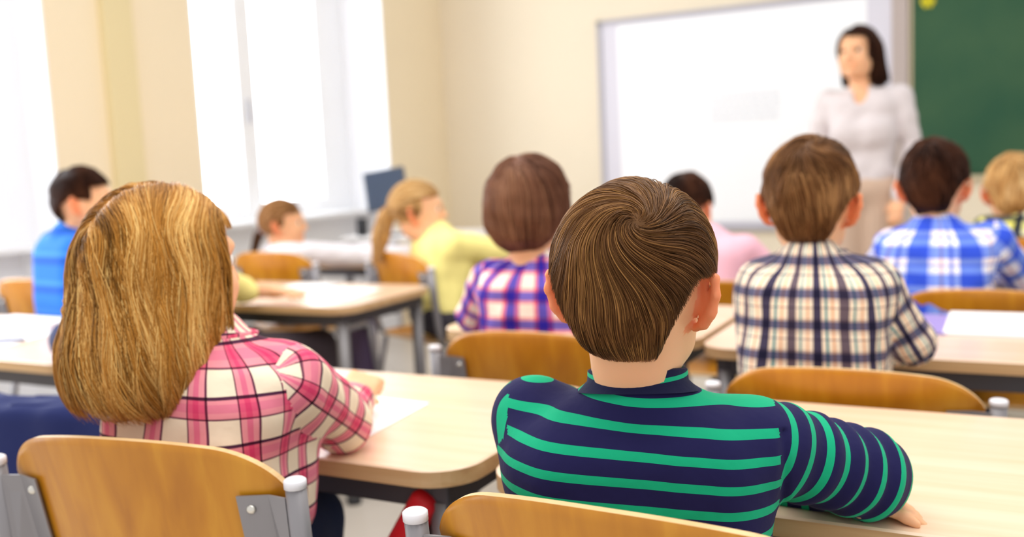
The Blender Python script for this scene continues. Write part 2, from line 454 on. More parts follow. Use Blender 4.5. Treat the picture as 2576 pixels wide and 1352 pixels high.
def hair_curves(name, S, tint, radius, m, parent, tip=.25, root=.8):
    """S: n x k x 3 in world space"""
    n, k, _ = S.shape
    hc = bpy.data.hair_curves.new(name); hc.add_curves([k]*n)
    hc.attributes['position'].data.foreach_set('vector', S.astype(np.float32).ravel()) if 'position' in hc.attributes else hc.position_data.foreach_set('vector', S.astype(np.float32).ravel())
    t = np.linspace(0, 1, k); prof = np.minimum(1, root+t*2)*np.where(t > .7, 1-(t-.7)/.3*(1-tip), 1)
    rr = (np.asarray(radius).reshape(-1, 1)*np.ones((n, 1))*prof[None]).astype(np.float32).ravel()
    a = hc.attributes.get('radius') or hc.attributes.new('radius', 'FLOAT', 'POINT'); a.data.foreach_set('value', rr)
    a = hc.attributes.new('tint', 'FLOAT', 'CURVE'); a.data.foreach_set('value', np.clip(tint, 0, 1).astype(np.float32))
    hc.materials.append(m)
    o = bpy.data.objects.new(name, hc); COL.objects.link(o); o.parent = parent
    o.matrix_basis = chain_mat(parent).inverted()
    return o
def vnoise(P, f, seed=0):
    """cheap smooth 3-d noise from summed sines, about -1..1"""
    r = np.random.default_rng(seed); s = 0
    for i in range(5):
        k = r.normal(0, 1, 3); k = k/np.linalg.norm(k)*f*(.6+.25*i); s = s+np.sin(P@k+r.random()*6.28)
    return s/2.4
def roots_on(sdf, center, n, region, seed=2):
    r = np.random.default_rng(seed); d = r.normal(0, 1, (n*3, 3)); d /= np.linalg.norm(d, axis=1)[:, None]
    P = center+d*.03
    for _ in range(14): P = P-d*(sdf(P)*.9)[:, None]
    return P[region(P)][:n]
def short_hair(parent, hf, s, mset, n=3000, radius=.0006, whorl=(.0, -.55, .83), swirl=1.0, part=None, vol=.010, top=.006, steps=12, sl=.0095,
               nape=-.075, earz=.0, name='hair', seed=3, shell_res=.004, messy=.25, side=-.03, sc=(1, 1, 1), fringe=.055, bowl=0):
    sc = np.array(sc)
    def g(p): return hf(np.array(p)*s)
    R = hf.R
    shell = SDF([el(g((0, -.008, .016)), np.array((.0745+vol*.6, .093+vol*.5, .086+top))*s*sc, R),
                 el(g((0, -.035, -.030)), np.array((.062+vol*.55, .055+vol*.4, .055))*s*sc, R, .03*s)])
    def line(L):   # hairline: positive where hair grows
        y, z, x = L[:, 1]/s, L[:, 2]/s, np.abs(L[:, 0])/s
        diag = earz+(y+.026)*2.8
        low = np.where(y < -.020, np.maximum(nape+.45*np.clip(x-.022, 0, 1), diag), np.where(y < .035, earz-bowl, .045+(y-.035)*.15))
        xl = np.where((z < earz) & (y < .03), .0765+.52*(z-earz), 1.0)
        return z-low if bowl else np.minimum(z-low, (xl-x)*2.0)
    def region(P): return line(hf.inv(P)) > .0
    lo, hi = shell.bounds(); V, Fc = surface_nets(shell, lo, hi, shell_res, lambda C: line(hf.inv(C)) > -.002)
    tn = .30+.18*vnoise(hf.inv(V), 120, seed)
    cap = mesh_obj(name, V, Fc, hair_mat(*mset), parent, True, vattr={'tint': tn}, world_space=True)
    wp = hf.R@(np.array(whorl)/np.linalg.norm(whorl))
    roots = roots_on(shell, g((0, -.008, .01)), n, region, seed)
    def flow(P, i, N):
        d = P-g((0, -.008, .01)); d /= np.linalg.norm(d, axis=1)[:, None]
        away = d-wp*1.0; away -= N*(away*N).sum(1)[:, None]; ar = np.linalg.norm(away, axis=1); away /= ar[:, None]+1e-6
        sw = np.cross(wp, d); sw /= np.linalg.norm(sw, axis=1)[:, None]+1e-6
        dn = -hf.R[:, 2]
        wgt = np.exp(-(np.arccos(np.clip(d@wp, -1, 1))/.75)**2)[:, None]
        ns = vnoise(P, 45, seed)[:, None]; n2 = vnoise(P, 110, seed+5)[:, None]
        return away*(1.0)+sw*swirl*(.12+1.25*wgt)+dn*1.1*(1-wgt)+sw*(ns*messy+n2*messy*.6)
    lift = lambda t, lf, Q: (.0015+vol*.35*np.sin(min(t, 1)*2.6)*lf+.0022*lf)*s+.0022*np.clip(vnoise(Q, 90, seed+2), -1, 1)*s
    S, keep = strands(shell, roots, flow, steps, sl*s, lift, lambda Q: line(hf.inv(Q)) < -.010*s, jitter=.05, seed=seed)
    rt = roots[keep]
    tint = .50+.26*vnoise(hf.inv(rt), 70, seed+9)+.16*vnoise(hf.inv(rt), 260, seed+10)+np.random.default_rng(seed).normal(0, .14, len(rt))
    hair_curves('hair_strands', S, tint, radius*s*(np.random.default_rng(seed+1).random(len(S))*.6+.7), hair_mat(*mset), cap)
    return cap, shell

BROWN = ('hair_brown', '2a180e', '6a472b', 'b98850')
BROWN2 = ('hair_warm_brown', '3a2416', '6f4a2e', 'a87c50')
BOB = ('hair_bob_brown', '3c2620', '744c3a', '9d7256')
DARK = ('hair_dark', '140b08', '2e1b15', '553424')
BLOND = ('hair_blond', '8a6238', 'c8985c', 'efd29c')
GOLD = ('hair_gold', '5e3810', 'bd8036', 'f3cd84')
SKIN = ('skin', 'eeb68c', 'd68c76', 'ee9266')
def skinm(): return skin_mat(*SKIN)
# ------------------------------------------------------------------ people
def person(label, base, yaw, S, head, hyaw, hpitch=0, hroll=0, hs=1.0, sw=.125, arms=None, shirt=None, hair=None, res=.008, hres=.006,
           hip=None, trousers='2b3350', torso=None, cat='person', group=None, collar=None, tdisp=None, hands=None, standing=False,
           armr=(.048, .042, .034), knees=None, eyes=True, ears=True, extra_body=None, extra_shirt=None, shirt_cut=None, tw=1.0, trapz=0.0, seam=None, uvtilt=0.0, legs=True, neck_r=.047, hairfn=None):
    """S: centre between the shoulders (world), head: skull centre (world)"""
    root = empty('person', base, 0, label=label, cat=cat, group=group)
    S = np.array(S, float); fr = Frame(S, yaw); hf = Frame(head, hyaw, hpitch, hroll)
    hipc = np.array(hip if hip is not None else fr((0, -.03, -.40+.02)), float)
    if hip is None: hipc[2] = .535
    sp = (S-hipc)
    up = sp/np.linalg.norm(sp); Rt = np.stack([fr.R[:, 0], np.cross(up, fr.R[:, 0]), up], 1)
    sh = {-1: fr((-sw, .0, 0)), 1: fr((sw, .0, 0))}
    if arms is None:
        arms = {-1: (fr((-.20, .10, -.12)), fr((-.08, .26, -.13))), 1: (fr((.20, .10, -.12)), fr((.08, .26, -.13)))}
    sh_over = {}
    for k in arms:
        if len(arms[k]) > 2: sh[k] = np.array(arms[k][2], float)
    TB = [bx(S*.55+hipc*.45, (.075*tw, .035, np.linalg.norm(sp)*.30), .052, Rt, .03),
          rc(fr((-sw*.72, -.005, -.028)), fr((sw*.72, -.005, -.028)), .058, k=.04),
          bx(fr((0, 0, -.10)), (sw*.50, .032, .075), .055, Rt, .05),
          el(hipc+up*.01, (.140*tw, .100, .11), Rt, .05)]
    neckb = fr((0, .0, .012+trapz))
    trap = [rc(fr((-sw*.55, -.01, -.008)), fr((0, -.012, .028+trapz)), .034, .050, k=.03), rc(fr((sw*.55, -.01, -.008)), fr((0, -.012, .028+trapz)), .034, .050, k=.03)]
    def shrink(q, a):
        q = dict(q)
        if q['t'] == 'c': q['ra'] -= a; q['rb'] -= a
        elif q['t'] == 'e': q['r'] = q['r']-a
        else: q['rad'] -= a
        return q
    # shirt
    SP = list(TB)+trap; bones = {}
    for sgn in (-1, 1):
        if sgn not in arms: continue
        E, Wp = np.array(arms[sgn][0], float), np.array(arms[sgn][1], float); s0 = sh[sgn]
        lb = 3 if sgn < 0 else 5
        SP += [rc(s0, E, armr[0], armr[1], k=.022, lab=lb), rc(E, Wp, armr[1], armr[2], k=.016, lab=lb+1)]
        L1 = np.linalg.norm(E-s0)
        ref = fr.R[:, 2]
        bones[lb] = (s0, E, 0, ref, armr[0]); bones[lb+1] = (E, Wp, L1, ref, armr[1])
    if extra_shirt: SP += extra_shirt(fr)
    sdf = SDF(SP, tdisp(fr, sh, arms) if tdisp else None)
    # body (one continuous skin)
    BP = head_prims(hf, hs, ears)+[rc(hf((0, -.022, -.070)), neckb-fr.R[:, 1]*.004, neck_r*hs, (neck_r+.004)*hs, k=.03)]
    BP += [shrink(q, .016) for q in TB+trap]
    hands = hands or {}
    for sgn in (-1, 1):
        if sgn not in arms: continue
        E, Wp = np.array(arms[sgn][0], float), np.array(arms[sgn][1], float); s0 = sh[sgn]
        BP += [rc(s0, E, armr[0]-.016, armr[1]-.014, k=.02), rc(E, Wp, armr[1]-.014, .021, k=.015)]
        hd = hands.get(sgn, {})
        d = np.array(hd.get('d', Wp-E), float); nn = hd.get('n', (0, 0, 1))
        d = d/np.linalg.norm(d)
        BP += hand_prims(Wp+d*.012, d, nn, -sgn*1 if not hd.get('flip') else sgn, hs*.92, hd.get('curl', .45))
    kz = .50
    hipj = {k: hipc+fr.R[:, 0]*.070*k for k in (-1, 1)}
    kn = {}; an = {}
    if standing:
        for k in (-1, 1): kn[k] = np.array([hipj[k][0], hipj[k][1], base[2]+.46])+fr.R[:, 0]*(-.012*k); an[k] = np.array([hipj[k][0], hipj[k][1], base[2]+.08])+fr.R[:, 0]*(-.02*k)
    else:
        for k in (-1, 1):
            kn[k] = hipj[k]+fr.R[:, 1]*.32+fr.R[:, 0]*.03*k; kn[k][2] = kz
            an[k] = kn[k]+fr.R[:, 1]*(.03)-fr.R[:, 0]*.0; an[k][2] = .09
        if knees:
            for k in knees: kn[k], an[k] = [np.array(q, float) for q in knees[k]]
    if legs:
        r0, r1, r2 = (.085, .058, .045) if standing else (.072, .056, .044)
        LP = [el(hipc, (.135*tw, .105, .10), Rt, .04)]
        for k in (-1, 1):
            LP += [rc(hipj[k], kn[k], r0, r1, k=.03), rc(kn[k], an[k], r1, r2, k=.02)]
            BP += [rc(hipj[k], kn[k], r0-.02, r1-.02, k=.02), rc(kn[k], an[k], r1-.02, r2-.015, k=.02), rc(an[k], an[k]-np.array([0, 0, .04]), .026, k=.02)]
    body_sdf = SDF(BP)
    lo, hi = body_sdf.bounds(); V, Fc = surface_nets(body_sdf, lo, hi, hres)
    _, lab = body_sdf(V, labels=True)
    body = mesh_obj('body', V, Fc, skinm(), root, True, vattr={'zone': np.maximum(np.where(lab == 1, .5, 0), np.clip(1-(np.min([prim_d(q, V) for q in BP if q['lab'] == 2], axis=0)+.001)/.003, 0, 1))}, world_space=True)
    if eyes:
        for sx in (-1, 1):
            c = hf(np.array((sx*.031, .0735, -.003))*hs)
            mb = MB(); nn_ = 10; VV = []; FF = []; mm = []
            for i in range(nn_+1):
                for j in range(nn_): 
                    a = math.pi*i/nn_; b = 2*math.pi*j/nn_
                    VV.append(c+hf.R@(np.array((math.sin(a)*math.cos(b), math.cos(a), math.sin(a)*math.sin(b)))*.0118*hs))
            for i in range(nn_):
                for j in range(nn_): FF.append((i*nn_+j, (i+1)*nn_+j, (i+1)*nn_+(j+1) % nn_, i*nn_+(j+1) % nn_)); mm.append(1 if i < 3 else 0)
            mesh_obj('eye', VV, FF, [mat('eye_white', 'efebe6', .3), mat('iris', '3b2a1e', .25)], body, True, fmat=mm, world_space=True)
    sh_o = cloth_mesh('shirt', sdf, res, shirt, root, bones, Frame(S, yaw), cutter=shirt_cut, seam=sw if seam is None else seam, uvtilt=uvtilt)
    if legs:
        tp = SDF(LP); lo, hi = tp.bounds(); V, Fc = surface_nets(tp, lo, hi, max(res, .010))
        mesh_obj('trousers', V, Fc, mat('trousers_'+trousers, trousers, .85, bump=.2), root, True, world_space=True)
        for k in (-1, 1):
            fwd_ = fr.R[:, 1]; a0 = an[k].copy(); a0[2] = base[2]+.045
            sp_ = SDF([rc(a0-fwd_*.015, a0+fwd_*.05, .036, .032, k=.02), rc(a0+fwd_*.05-np.array([0, 0, .008]), a0+fwd_*.125-np.array([0, 0, .014]), .034, .028, k=.02)])
            lo, hi = sp_.bounds(); V, Fc = surface_nets(sp_, lo, hi, .009); V[:, 2] = np.maximum(V[:, 2], base[2]+.002)
            mesh_obj('shoe', V, Fc, mat('shoe_dark', '2a2a30', .5), root, True, world_space=True)
    if collar: collar(root, sh_o, fr, neckb, hf)
    if hair:
        hairfn = hairfn or short_hair
        hairfn(root, hf, hs, **hair)
    return root, fr, hf, body

def ring_collar(cols, r=.056, h=.022, flare=.004, tilt=.25, dz=.0, thick=.0035, rb=None, dy=0, back=0):
    """rib or shirt collar standing around the neck"""
    def f(root, sh_o, fr, neckb, hf):
        n = 40; V = []; UV = []
        zs = [(0, rb or r+.010), (h*.5, r+.003), (h, r+flare), (h+.002, r+flare-thick), (h*.5, r-thick), (-.004, r)]
        for z, rr in zs:
            for k in range(n):
                a = 2*math.pi*k/n; p = np.array((math.cos(a)*rr, math.sin(a)*rr*.95+dy, z+dz-tilt*math.sin(a)*rr*.5))
                V.append(fr.R@p+neckb)
        Fc = []
        for i in range(len(zs)-1):
            for k in range(n): Fc.append((i*n+k, i*n+(k+1) % n, (i+1)*n+(k+1) % n, (i+1)*n+k))
        Fc = np.array(Fc); V = np.array(V); L = (V-neckb)@fr.R
        uv = np.zeros((len(Fc), 4, 2)); th = np.arctan2(L[:, 0], -L[:, 1]); u = th[Fc]; u = u-np.round((u-u[:, :1])/(2*math.pi))*2*math.pi
        uv[..., 0] = u*.09; uv[..., 1] = L[Fc][..., 2]
        mesh_obj('collar', V, Fc, cols, sh_o, True, uv=uv, world_space=True)
    return f

# ------------------------------------------------------------------ longer hair
def long_hair(parent, hf, s, mset, curtain, zend=-.25, zvar=.03, n=4000, radius=.0006, steps=22, sl=.014, wavy=.3, seed=5, name='hair',
              part=(0, .3, .95), face=(.03, .062, .05), shell_res=.004, vol=.010, down=1.2, wf=70, tone=.48, toward=None, k=.035, inset=0.0, zfree=None, spread=0, lock=.0028):
    def g(p): return hf(np.array(p)*s)
    R = hf.R
    pr = [el(g((0, -.010, .014)), np.array((.0745+vol*.7, .092+vol*.6, .086+vol*.6))*s, R)]
    for c in curtain:
        if c[0] == 'e': pr.append(el(g(c[1]), np.array(c[2])*s, R@rot('y', c[3]) if len(c) > 3 else R, k*s))
        else: pr.append(rc(g(c[1]), g(c[2]), c[3]*s, c[4]*s, k=k*s))
    shell = SDF(pr)
    inner = SDF([dict(q) for q in pr])
    def line(L):
        y, z, x = L[:, 1]/s, L[:, 2]/s, np.abs(L[:, 0])/s
        return np.where((y > face[0]) & (z < face[2]) & (x < face[1]+.03), -.02, np.where(z > zend-.0, .02, .02))
    lo, hi = shell.bounds(); V, Fc = surface_nets(SDF(pr, lambda P: np.full(len(P), inset)) if inset else shell, lo, hi, shell_res, lambda C: line(hf.inv(C)) > 0)
    Lv = hf.inv(V)
    tn = .36+.2*vnoise(Lv*np.array((1, 1, .12)), 230, seed)
    cap = mesh_obj(name, V, Fc, hair_mat(*mset), parent, True, vattr={'tint': tn}, world_space=True)
    region = lambda P: (line(hf.inv(P)) > 0) & (hf.inv(P)[:, 2]/s > -.04)
    roots = roots_on(shell, g((0, -.010, .01)), n, region, seed)
    pw = R@(np.array(part)/np.linalg.norm(part)); fy = R[:, 1]
    rr = np.random.default_rng(seed); ph = vnoise(roots, 45, seed+1)*4; phn = rr.random(len(roots))*.5
    ends = zend+rr.random(len(roots))*zvar
    tg = None if toward is None else g(toward)
    def flow(P, i, N):
        L = hf.inv(P)/s
        side = np.sign(L[:, 0]-part[0]*.08+1e-6)[:, None]*R[:, 0]
        topw = np.clip((L[:, 2]-.03)/.05, 0, 1)[:, None]
        D = -R[:, 2]*down*(1.15-topw)+side*topw*.9-fy*topw*.45
        if tg is not None:
            T = tg-P; T /= np.linalg.norm(T, axis=1)[:, None]+1e-6; D = T*1.0
        wv = np.sin(L[:, 2]*wf+ph+phn)[:, None]
        lat = np.cross(N, -R[:, 2]); lat /= np.linalg.norm(lat, axis=1)[:, None]+1e-6
        D = D+R[:, 0]*(np.clip((-.06-L[:, 2])/.08, 0, 1)*(L[:, 0]-curtain[1][1][0])*spread)[:, None] if spread else D
        return D+lat*wv*wavy*(1-topw)+lat*(vnoise(P*np.array((1, 1, .35)), 60, seed+3)*wavy*.5)[:, None]
    def stop(Q):
        L = hf.inv(Q)/s
        st = (L[:, 2] < ends) | ((L[:, 1] > face[0]) & (L[:, 2] < face[2]-.01) & (np.abs(L[:, 0]) < face[1]))
        if tg is not None: st |= np.linalg.norm(Q-tg, axis=1) < .014
        return st
    lf2 = rr.random(len(roots))
    lift = lambda t, lf, Q: (.001+.006*lf+.005*lf*t)*s+lock*np.clip((.06-hf.inv(Q)[:, 2]/s)/.06, .25, 1)*np.clip(vnoise(hf.inv(Q)*np.array((1, 1, .10)), 260 if lock < .003 else 170, seed+2), -1, 1)*s
    S, keep = strands(shell, roots, flow, steps, sl*s, lift, stop, jitter=.04, seed=seed, free=None if zfree is None else (lambda Q: np.clip((hf.inv(Q)[:, 2]/s-zfree)/.02, 0, 1)))
    rt = roots[keep]
    tint = tone+.30*vnoise(hf.inv(rt), 90, seed+9)+.22*vnoise(hf.inv(rt), 230, seed+4)+rr.normal(0, .13, len(rt))
    hair_curves('hair_strands', S, tint, radius*s*(rr.random(len(S))*.6+.7), hair_mat(*mset), cap)
    return cap, shell
def tail_hair(parent, pts, radii, mset, n=500, seed=4, name='ponytail', radius=.0009, wav=.006, tie='c9b8c8'):
    pts = [np.array(p, float) for p in pts]
    sd = SDF([rc(a, b, ra, rb, k=.01) for a, b, ra, rb in zip(pts[:-1], pts[1:], radii[:-1], radii[1:])])
    lo, hi = sd.bounds(); V, Fc = surface_nets(sd, lo, hi, .006)
    t = mesh_obj(name, V, Fc, hair_mat(*mset), parent, True, vattr={'tint': .4+.2*vnoise(V*np.array((1, 1, .15)), 200, seed)}, world_space=True)
    r = np.random.default_rng(seed); k = 10; S = np.zeros((n, k, 3)); cum = np.linspace(0, len(pts)-1.001, k)
    off = r.normal(0, 1, (n, 3)); off /= np.linalg.norm(off, axis=1)[:, None]; ph = r.random(n)*6
    for j, c in enumerate(cum):
        i = int(c); f = c-i; p = pts[i]*(1-f)+pts[i+1]*f; rd = radii[i]*(1-f)+radii[i+1]*f
        S[:, j] = p+off*rd*(1.05)+np.array([0, 0, 1])*0+off[:, ::-1]*np.sin(c*2+ph)[:, None]*wav
    hair_curves('hair_strands', S, .5+r.normal(0, .2, n), np.full(n, radius), hair_mat(*mset), t)
    mb = MB(); d = pts[1]-pts[0]; d /= np.linalg.norm(d)
    mb.tube([pts[0]+d*.004, pts[0]+d*.014], radii[0]*1.18, 14); mb.build('hair_tie', mat('hair_tie_'+tie, tie, .6), t, True, world_space=True)
    return t

# ------------------------------------------------------------------ room shell
WX, WY = -3.6, 5.9
wall_m = mat('wall_cream', 'efe2ca', .9, noise=.015, nscale=2, bump=.12, bscale=140)
wall_y = mat('wall_cream_left', 'f3e3c4', .9, noise=.015, nscale=2, bump=.12, bscale=140)
white_m = mat('reveal_white', 'f9f9fc', .7, bump=.05, bscale=90)
frame_m = mat('window_frame_white', 'f4f5f8', .4)
def struct(o): o['kind'] = 'structure'; return o
fl, fnt, fb = new_mat('floor_linoleum'); MATS['floor'] = fl
tcn = fnt.nodes.new('ShaderNodeTexCoord'); nz = fnt.nodes.new('ShaderNodeTexNoise'); nz.inputs['Scale'].default_value = 3; nz.inputs['Detail'].default_value = 8
crn = fnt.nodes.new('ShaderNodeValToRGB'); crn.color_ramp.elements[0].color = lin('c8beb2'); crn.color_ramp.elements[1].color = lin('ddd5ca')
fnt.links.new(tcn.outputs['Object'], nz.inputs['Vector']); fnt.links.new(nz.outputs[0], crn.inputs[0]); fnt.links.new(crn.outputs[0], fb.inputs['Base Color']); fb.inputs['Roughness'].default_value = .3
struct(MB().box((-.4, 3.0, -.05), (3.6, 3.4, .05)).build('floor', fl))
struct(MB().box((-.3, WY+.1, 1.6), (3.7, .1, 1.6)).build('wall_front', wall_m))
# left wall: piers between deep window bays
def wall_box(x0, x1, y0, y1, z0, z1, mb): return mb.box(((x0+x1)/2, (y0+y1)/2, (z0+z1)/2), ((x1-x0)/2, (y1-y0)/2, (z1-z0)/2))
HT = 3.2; XO = WX-.42
m = MB()
wall_box(XO, WX, 5.18, WY, 0, HT, m); wall_box(XO, WX, 2.72, 3.54, 0, HT, m); wall_box(XO, WX, .3, 1.0, 0, HT, m)
for y0, y1 in ((1.0, 2.72), (3.54, 5.18)):
    wall_box(XO, WX, y0, y1, 2.75, HT, m)
struct(m.build('wall_left', wall_y))
m = MB(); wall_box(WX, WX+.035, 3.0, 3.16, 0, HT, m); struct(m.build('trim_1', mat('pilaster_yellow', 'e6d6a8', .9)))
# white linings of the bays (reveals, parapets)
for i, (y0, y1) in enumerate(((1.0, 2.72), (3.54, 5.18))):
    m = MB(); t = .012
    wall_box(XO, WX+.004, y0, y0+t, 0, 2.75, m); wall_box(XO, WX+.004, y1-t, y1, 0, 2.75, m); wall_box(XO, WX+.004, y0+t, y1-t, 2.75-t, 2.75, m)
    wall_box(XO, XO+.14, y0+t, y1-t, 0, .80, m)
    struct(m.build('trim_%d' % (i+2), white_m))
    # window: sill, frame, sashes and glass
    w = empty('window_%d' % (i+1), (0, 0, 0)); w['kind'] = 'structure'
    MB().box((XO+.14, (y0+y1)/2, .815), (.15, (y1-y0)/2-t, .015), bev=.004).build('window_sill', frame_m, w)
    zb, zt = .83, 2.74; xa, xb = XO+.03, XO+.10
    m = MB(); fw = .09
    wall_box(xa-.003, xb+.003, y0+t, y0+t+fw, zb-.004, zt+.004, m); wall_box(xa-.003, xb+.003, y1-t-.28, y1-t, zb-.004, zt+.004, m)
    wall_box(xa, xb, y0+t, y1-t, zb, zb+fw, m); wall_box(xa, xb, y0+t, y1-t, zt-fw, zt, m)
    mid = (y0+y1)/2-.13
    wall_box(xa-.006, xb+.015, mid-.07, mid+.07, zb-.006, zt+.006, m)
    m.build('window_frame', frame_m, w)
    for a, b_ in ((y0+t+fw, mid-.07), (mid+.07, y1-t-.28)):
        gm = MATS.get('glass')
        if gm is None:
            gm, gnt, gb = new_mat('window_glass'); gb.inputs['Transmission Weight'].default_value = 1; gb.inputs['Roughness'].default_value = 0; gb.inputs['IOR'].default_value = 1.05; MATS['glass'] = gm
        m = MB(); wall_box(xa+.03, xa+.036, a-.005, b_+.005, zb+fw-.005, zt-fw+.005, m); m.build('pane', gm, w)
    hm = MB(); hm.box((xb+.03, mid+.0, 1.45), (.012, .010, .07), bev=.004); hm.build('handle', mat('handle_grey', 'c9c9cf', .35), w)
struct(MB().box((-.3, WY-.008, .05), (3.29, .008, .05)).build('baseboard_front', mat('skirting', 'd9c9a4', .6)))

# ------------------------------------------------------------------ boards
b = empty('whiteboard', (-1.47, WY, .64), label='large white interactive whiteboard with pale grey frame on the cream front wall', cat='whiteboard')
def loc(mb_fn, name, mats, parent, smooth=False):
    mb = MB(); mb_fn(mb); return mb.build(name, mats, parent, smooth, world_space=True)
X0, X1, Z0, Z1 = -2.40, -.53, .60, 1.965
def yb(x0, x1, z0, z1, d0, d1): return lambda m: m.box(((x0+x1)/2, WY-(d0+d1)/2, (z0+z1)/2), ((x1-x0)/2, (d1-d0)/2, (z1-z0)/2), bev=.002)
loc(yb(X0+.02, X1-.05, Z0+.03, Z1-.02, .002, .030), 'board_border', mat('board_lilac', 'dcd9e4', .5), b)
loc(yb(X0+.14, X1-.22, Z0+.06, Z1-.04, .030, .033), 'screen', mat('board_projected_white', 'fbfcff', .35), b)  # whiter than the border: the projector's light is put into this colour
for nm, a in (('left_frame', (X0, X0+.03, Z0, Z1)), ('top_frame', (X0, X1, Z1-.025, Z1)), ('bottom_frame', (X0, X1, Z0, Z0+.04))):
    loc(yb(*a, .0, .042), nm, mat('board_frame_grey', 'b3b0b8', .45), b)
loc(yb(X1-.085, X1, Z0, Z1, .0, .045), 'right_frame', mat('board_frame_taupe', 'b9aaa4', .5), b)

def note(m):
    m.box((-1.455, WY-.0335, 1.358), (.218, .0006, .098))
loc(note, 'faint_text_block', mat('board_text_grey', 'f3f4f8', .4), b)
r_ = random.Random(4)
for k in range(4):
    def line_of_text(m, k=k):
        x = -1.655; z = 1.425-k*.044
        while x < -1.27:
            wd = r_.uniform(.018, .055); m.box((x+wd/2, WY-.0348, z), (wd/2, .0005, .0075)); x += wd+.013
    loc(line_of_text, 'text_line', mat('board_text_lines', 'e3e6ec', .4), b)
g = empty('chalkboard', (.6, WY, .88), label='dark green chalkboard at the right edge, beside the whiteboard', cat='chalkboard')
gm_, gnt_, gb_ = new_mat('chalk_green')
tcn = gnt_.nodes.new('ShaderNodeTexCoord'); nz = gnt_.nodes.new('ShaderNodeTexNoise'); nz.inputs['Scale'].default_value = 2.2; nz.inputs['Detail'].default_value = 5
crn = gnt_.nodes.new('ShaderNodeValToRGB'); crn.color_ramp.elements[0].color = lin('1d4e34'); crn.color_ramp.elements[1].color = lin('345a3a'); crn.color_ramp.elements[0].position = .35; crn.color_ramp.elements[1].position = .65
gnt_.links.new(tcn.outputs['Object'], nz.inputs['Vector']); gnt_.links.new(nz.outputs[0], crn.inputs[0]); gnt_.links.new(crn.outputs[0], gb_.inputs['Base Color']); gb_.inputs['Roughness'].default_value = .75
loc(yb(-.51, 2.3, .90, 2.15, .002, .024), 'board_panel', gm_, g)
loc(yb(-.525, -.508, .885, 2.165, .0, .03), 'side_frame', mat('board_frame_cream', 'cdbf9e', .5), g)
loc(yb(-.525, 2.3, .875, .898, .0, .055), 'chalk_ledge', mat('board_frame_cream', 'cdbf9e', .5), g)
def flower(m):
    for k in range(6):
        a = k*math.pi/3; m.box((-.43+.022*math.cos(a), WY-.03, 1.865+.022*math.sin(a)), (.014, .002, .014), rot('y', a), bev=.001)
    m.box((-.43, WY-.033, 1.865), (.012, .003, .012), bev=.001)
tag(loc(flower, 'paper_flower', mat('yellow_paper', 'd8cc1a', .7), None), 'small yellow paper flower stuck near the left edge of the green chalkboard', 'decoration')

# ------------------------------------------------------------------ desks
top_m = wood('desk_beech', ('e6c3a0', 'ebcbac', 'efd2b6'), (2.0, 40, 40), .32, .35)
edge_m = wood('desk_edge', ('b98f63', 'c9a273', 'd3b184'), (2.5, 30, 60), .5, .1)
steel_m = mat('steel_grey', '7d7a7c', .38, .35)
steel_d = mat('steel_dark', '4c4a50', .45, .3)
cap_m = mat('plastic_cap_white', 'e6e4ea', .4)
def desk(x0, x1, y0, label, dep=.53, zt=.66, yaw=0, r=.075, group='pupils’ desks'):
    group = "pupils' desks"
    w = x1-x0; root = empty('school_desk', ((x0+x1)/2, y0+dep/2, 0), yaw, label=label, cat='desk', group=group)
    mb = MB(); o = rrect(w, dep, r, 8)
    n = len(o); oi = rrect(w-.006, dep-.006, r-.003, 8)
    t = .028
    mb.prism(o, zt-t+.002, zt-.0025, 1, 1)
    V = [(x, y, zt-.0025) for x, y in o]+[(x, y, zt) for x, y in oi]
    mb.add(V, [(i, (i+1) % n, n+(i+1) % n, n+i) for i in range(n)]+[tuple(range(n, 2*n))], 0)
    tp = mb.build('desktop', [top_m, edge_m], root)
    mb = MB(); ix, iy = w/2-.05, dep/2-.045
    for sx in (-1, 1): mb.box((sx*ix, 0, zt-t-.020), (.014, iy+.012, .0205), bev=.002)
    for sy in (-1, 1): mb.box((0, sy*iy, zt-t-.020), (ix-.013, .012, .0205), bev=.002)
    mb.build('apron_frame', steel_d, root)
    for sx in (-1, 1):
        for sy in (-1, 1):
            mb = MB(); mb.tube([(sx*(ix-.004), sy*(iy-.004), .024), (sx*(ix-.004), sy*(iy-.004), zt-t-.03)], .021, 14); lg = mb.build('leg', steel_m, root, True)
            mb = MB(); mb.tube([(sx*(ix-.004), sy*(iy-.004), .0), (sx*(ix-.004), sy*(iy-.004), .026)], .0235, 14); mb.build('foot_cap', mat('foot_black', '2c2c30', .6), lg, True)
    mb = MB(); mb.box((0, iy*.45, zt-t-.052), (ix-.04, iy*.5, .003)); mb.box((0, iy-.07, zt-t-.045), (ix-.045, .004, .016)); mb.build('book_shelf', steel_d, root)
    return root

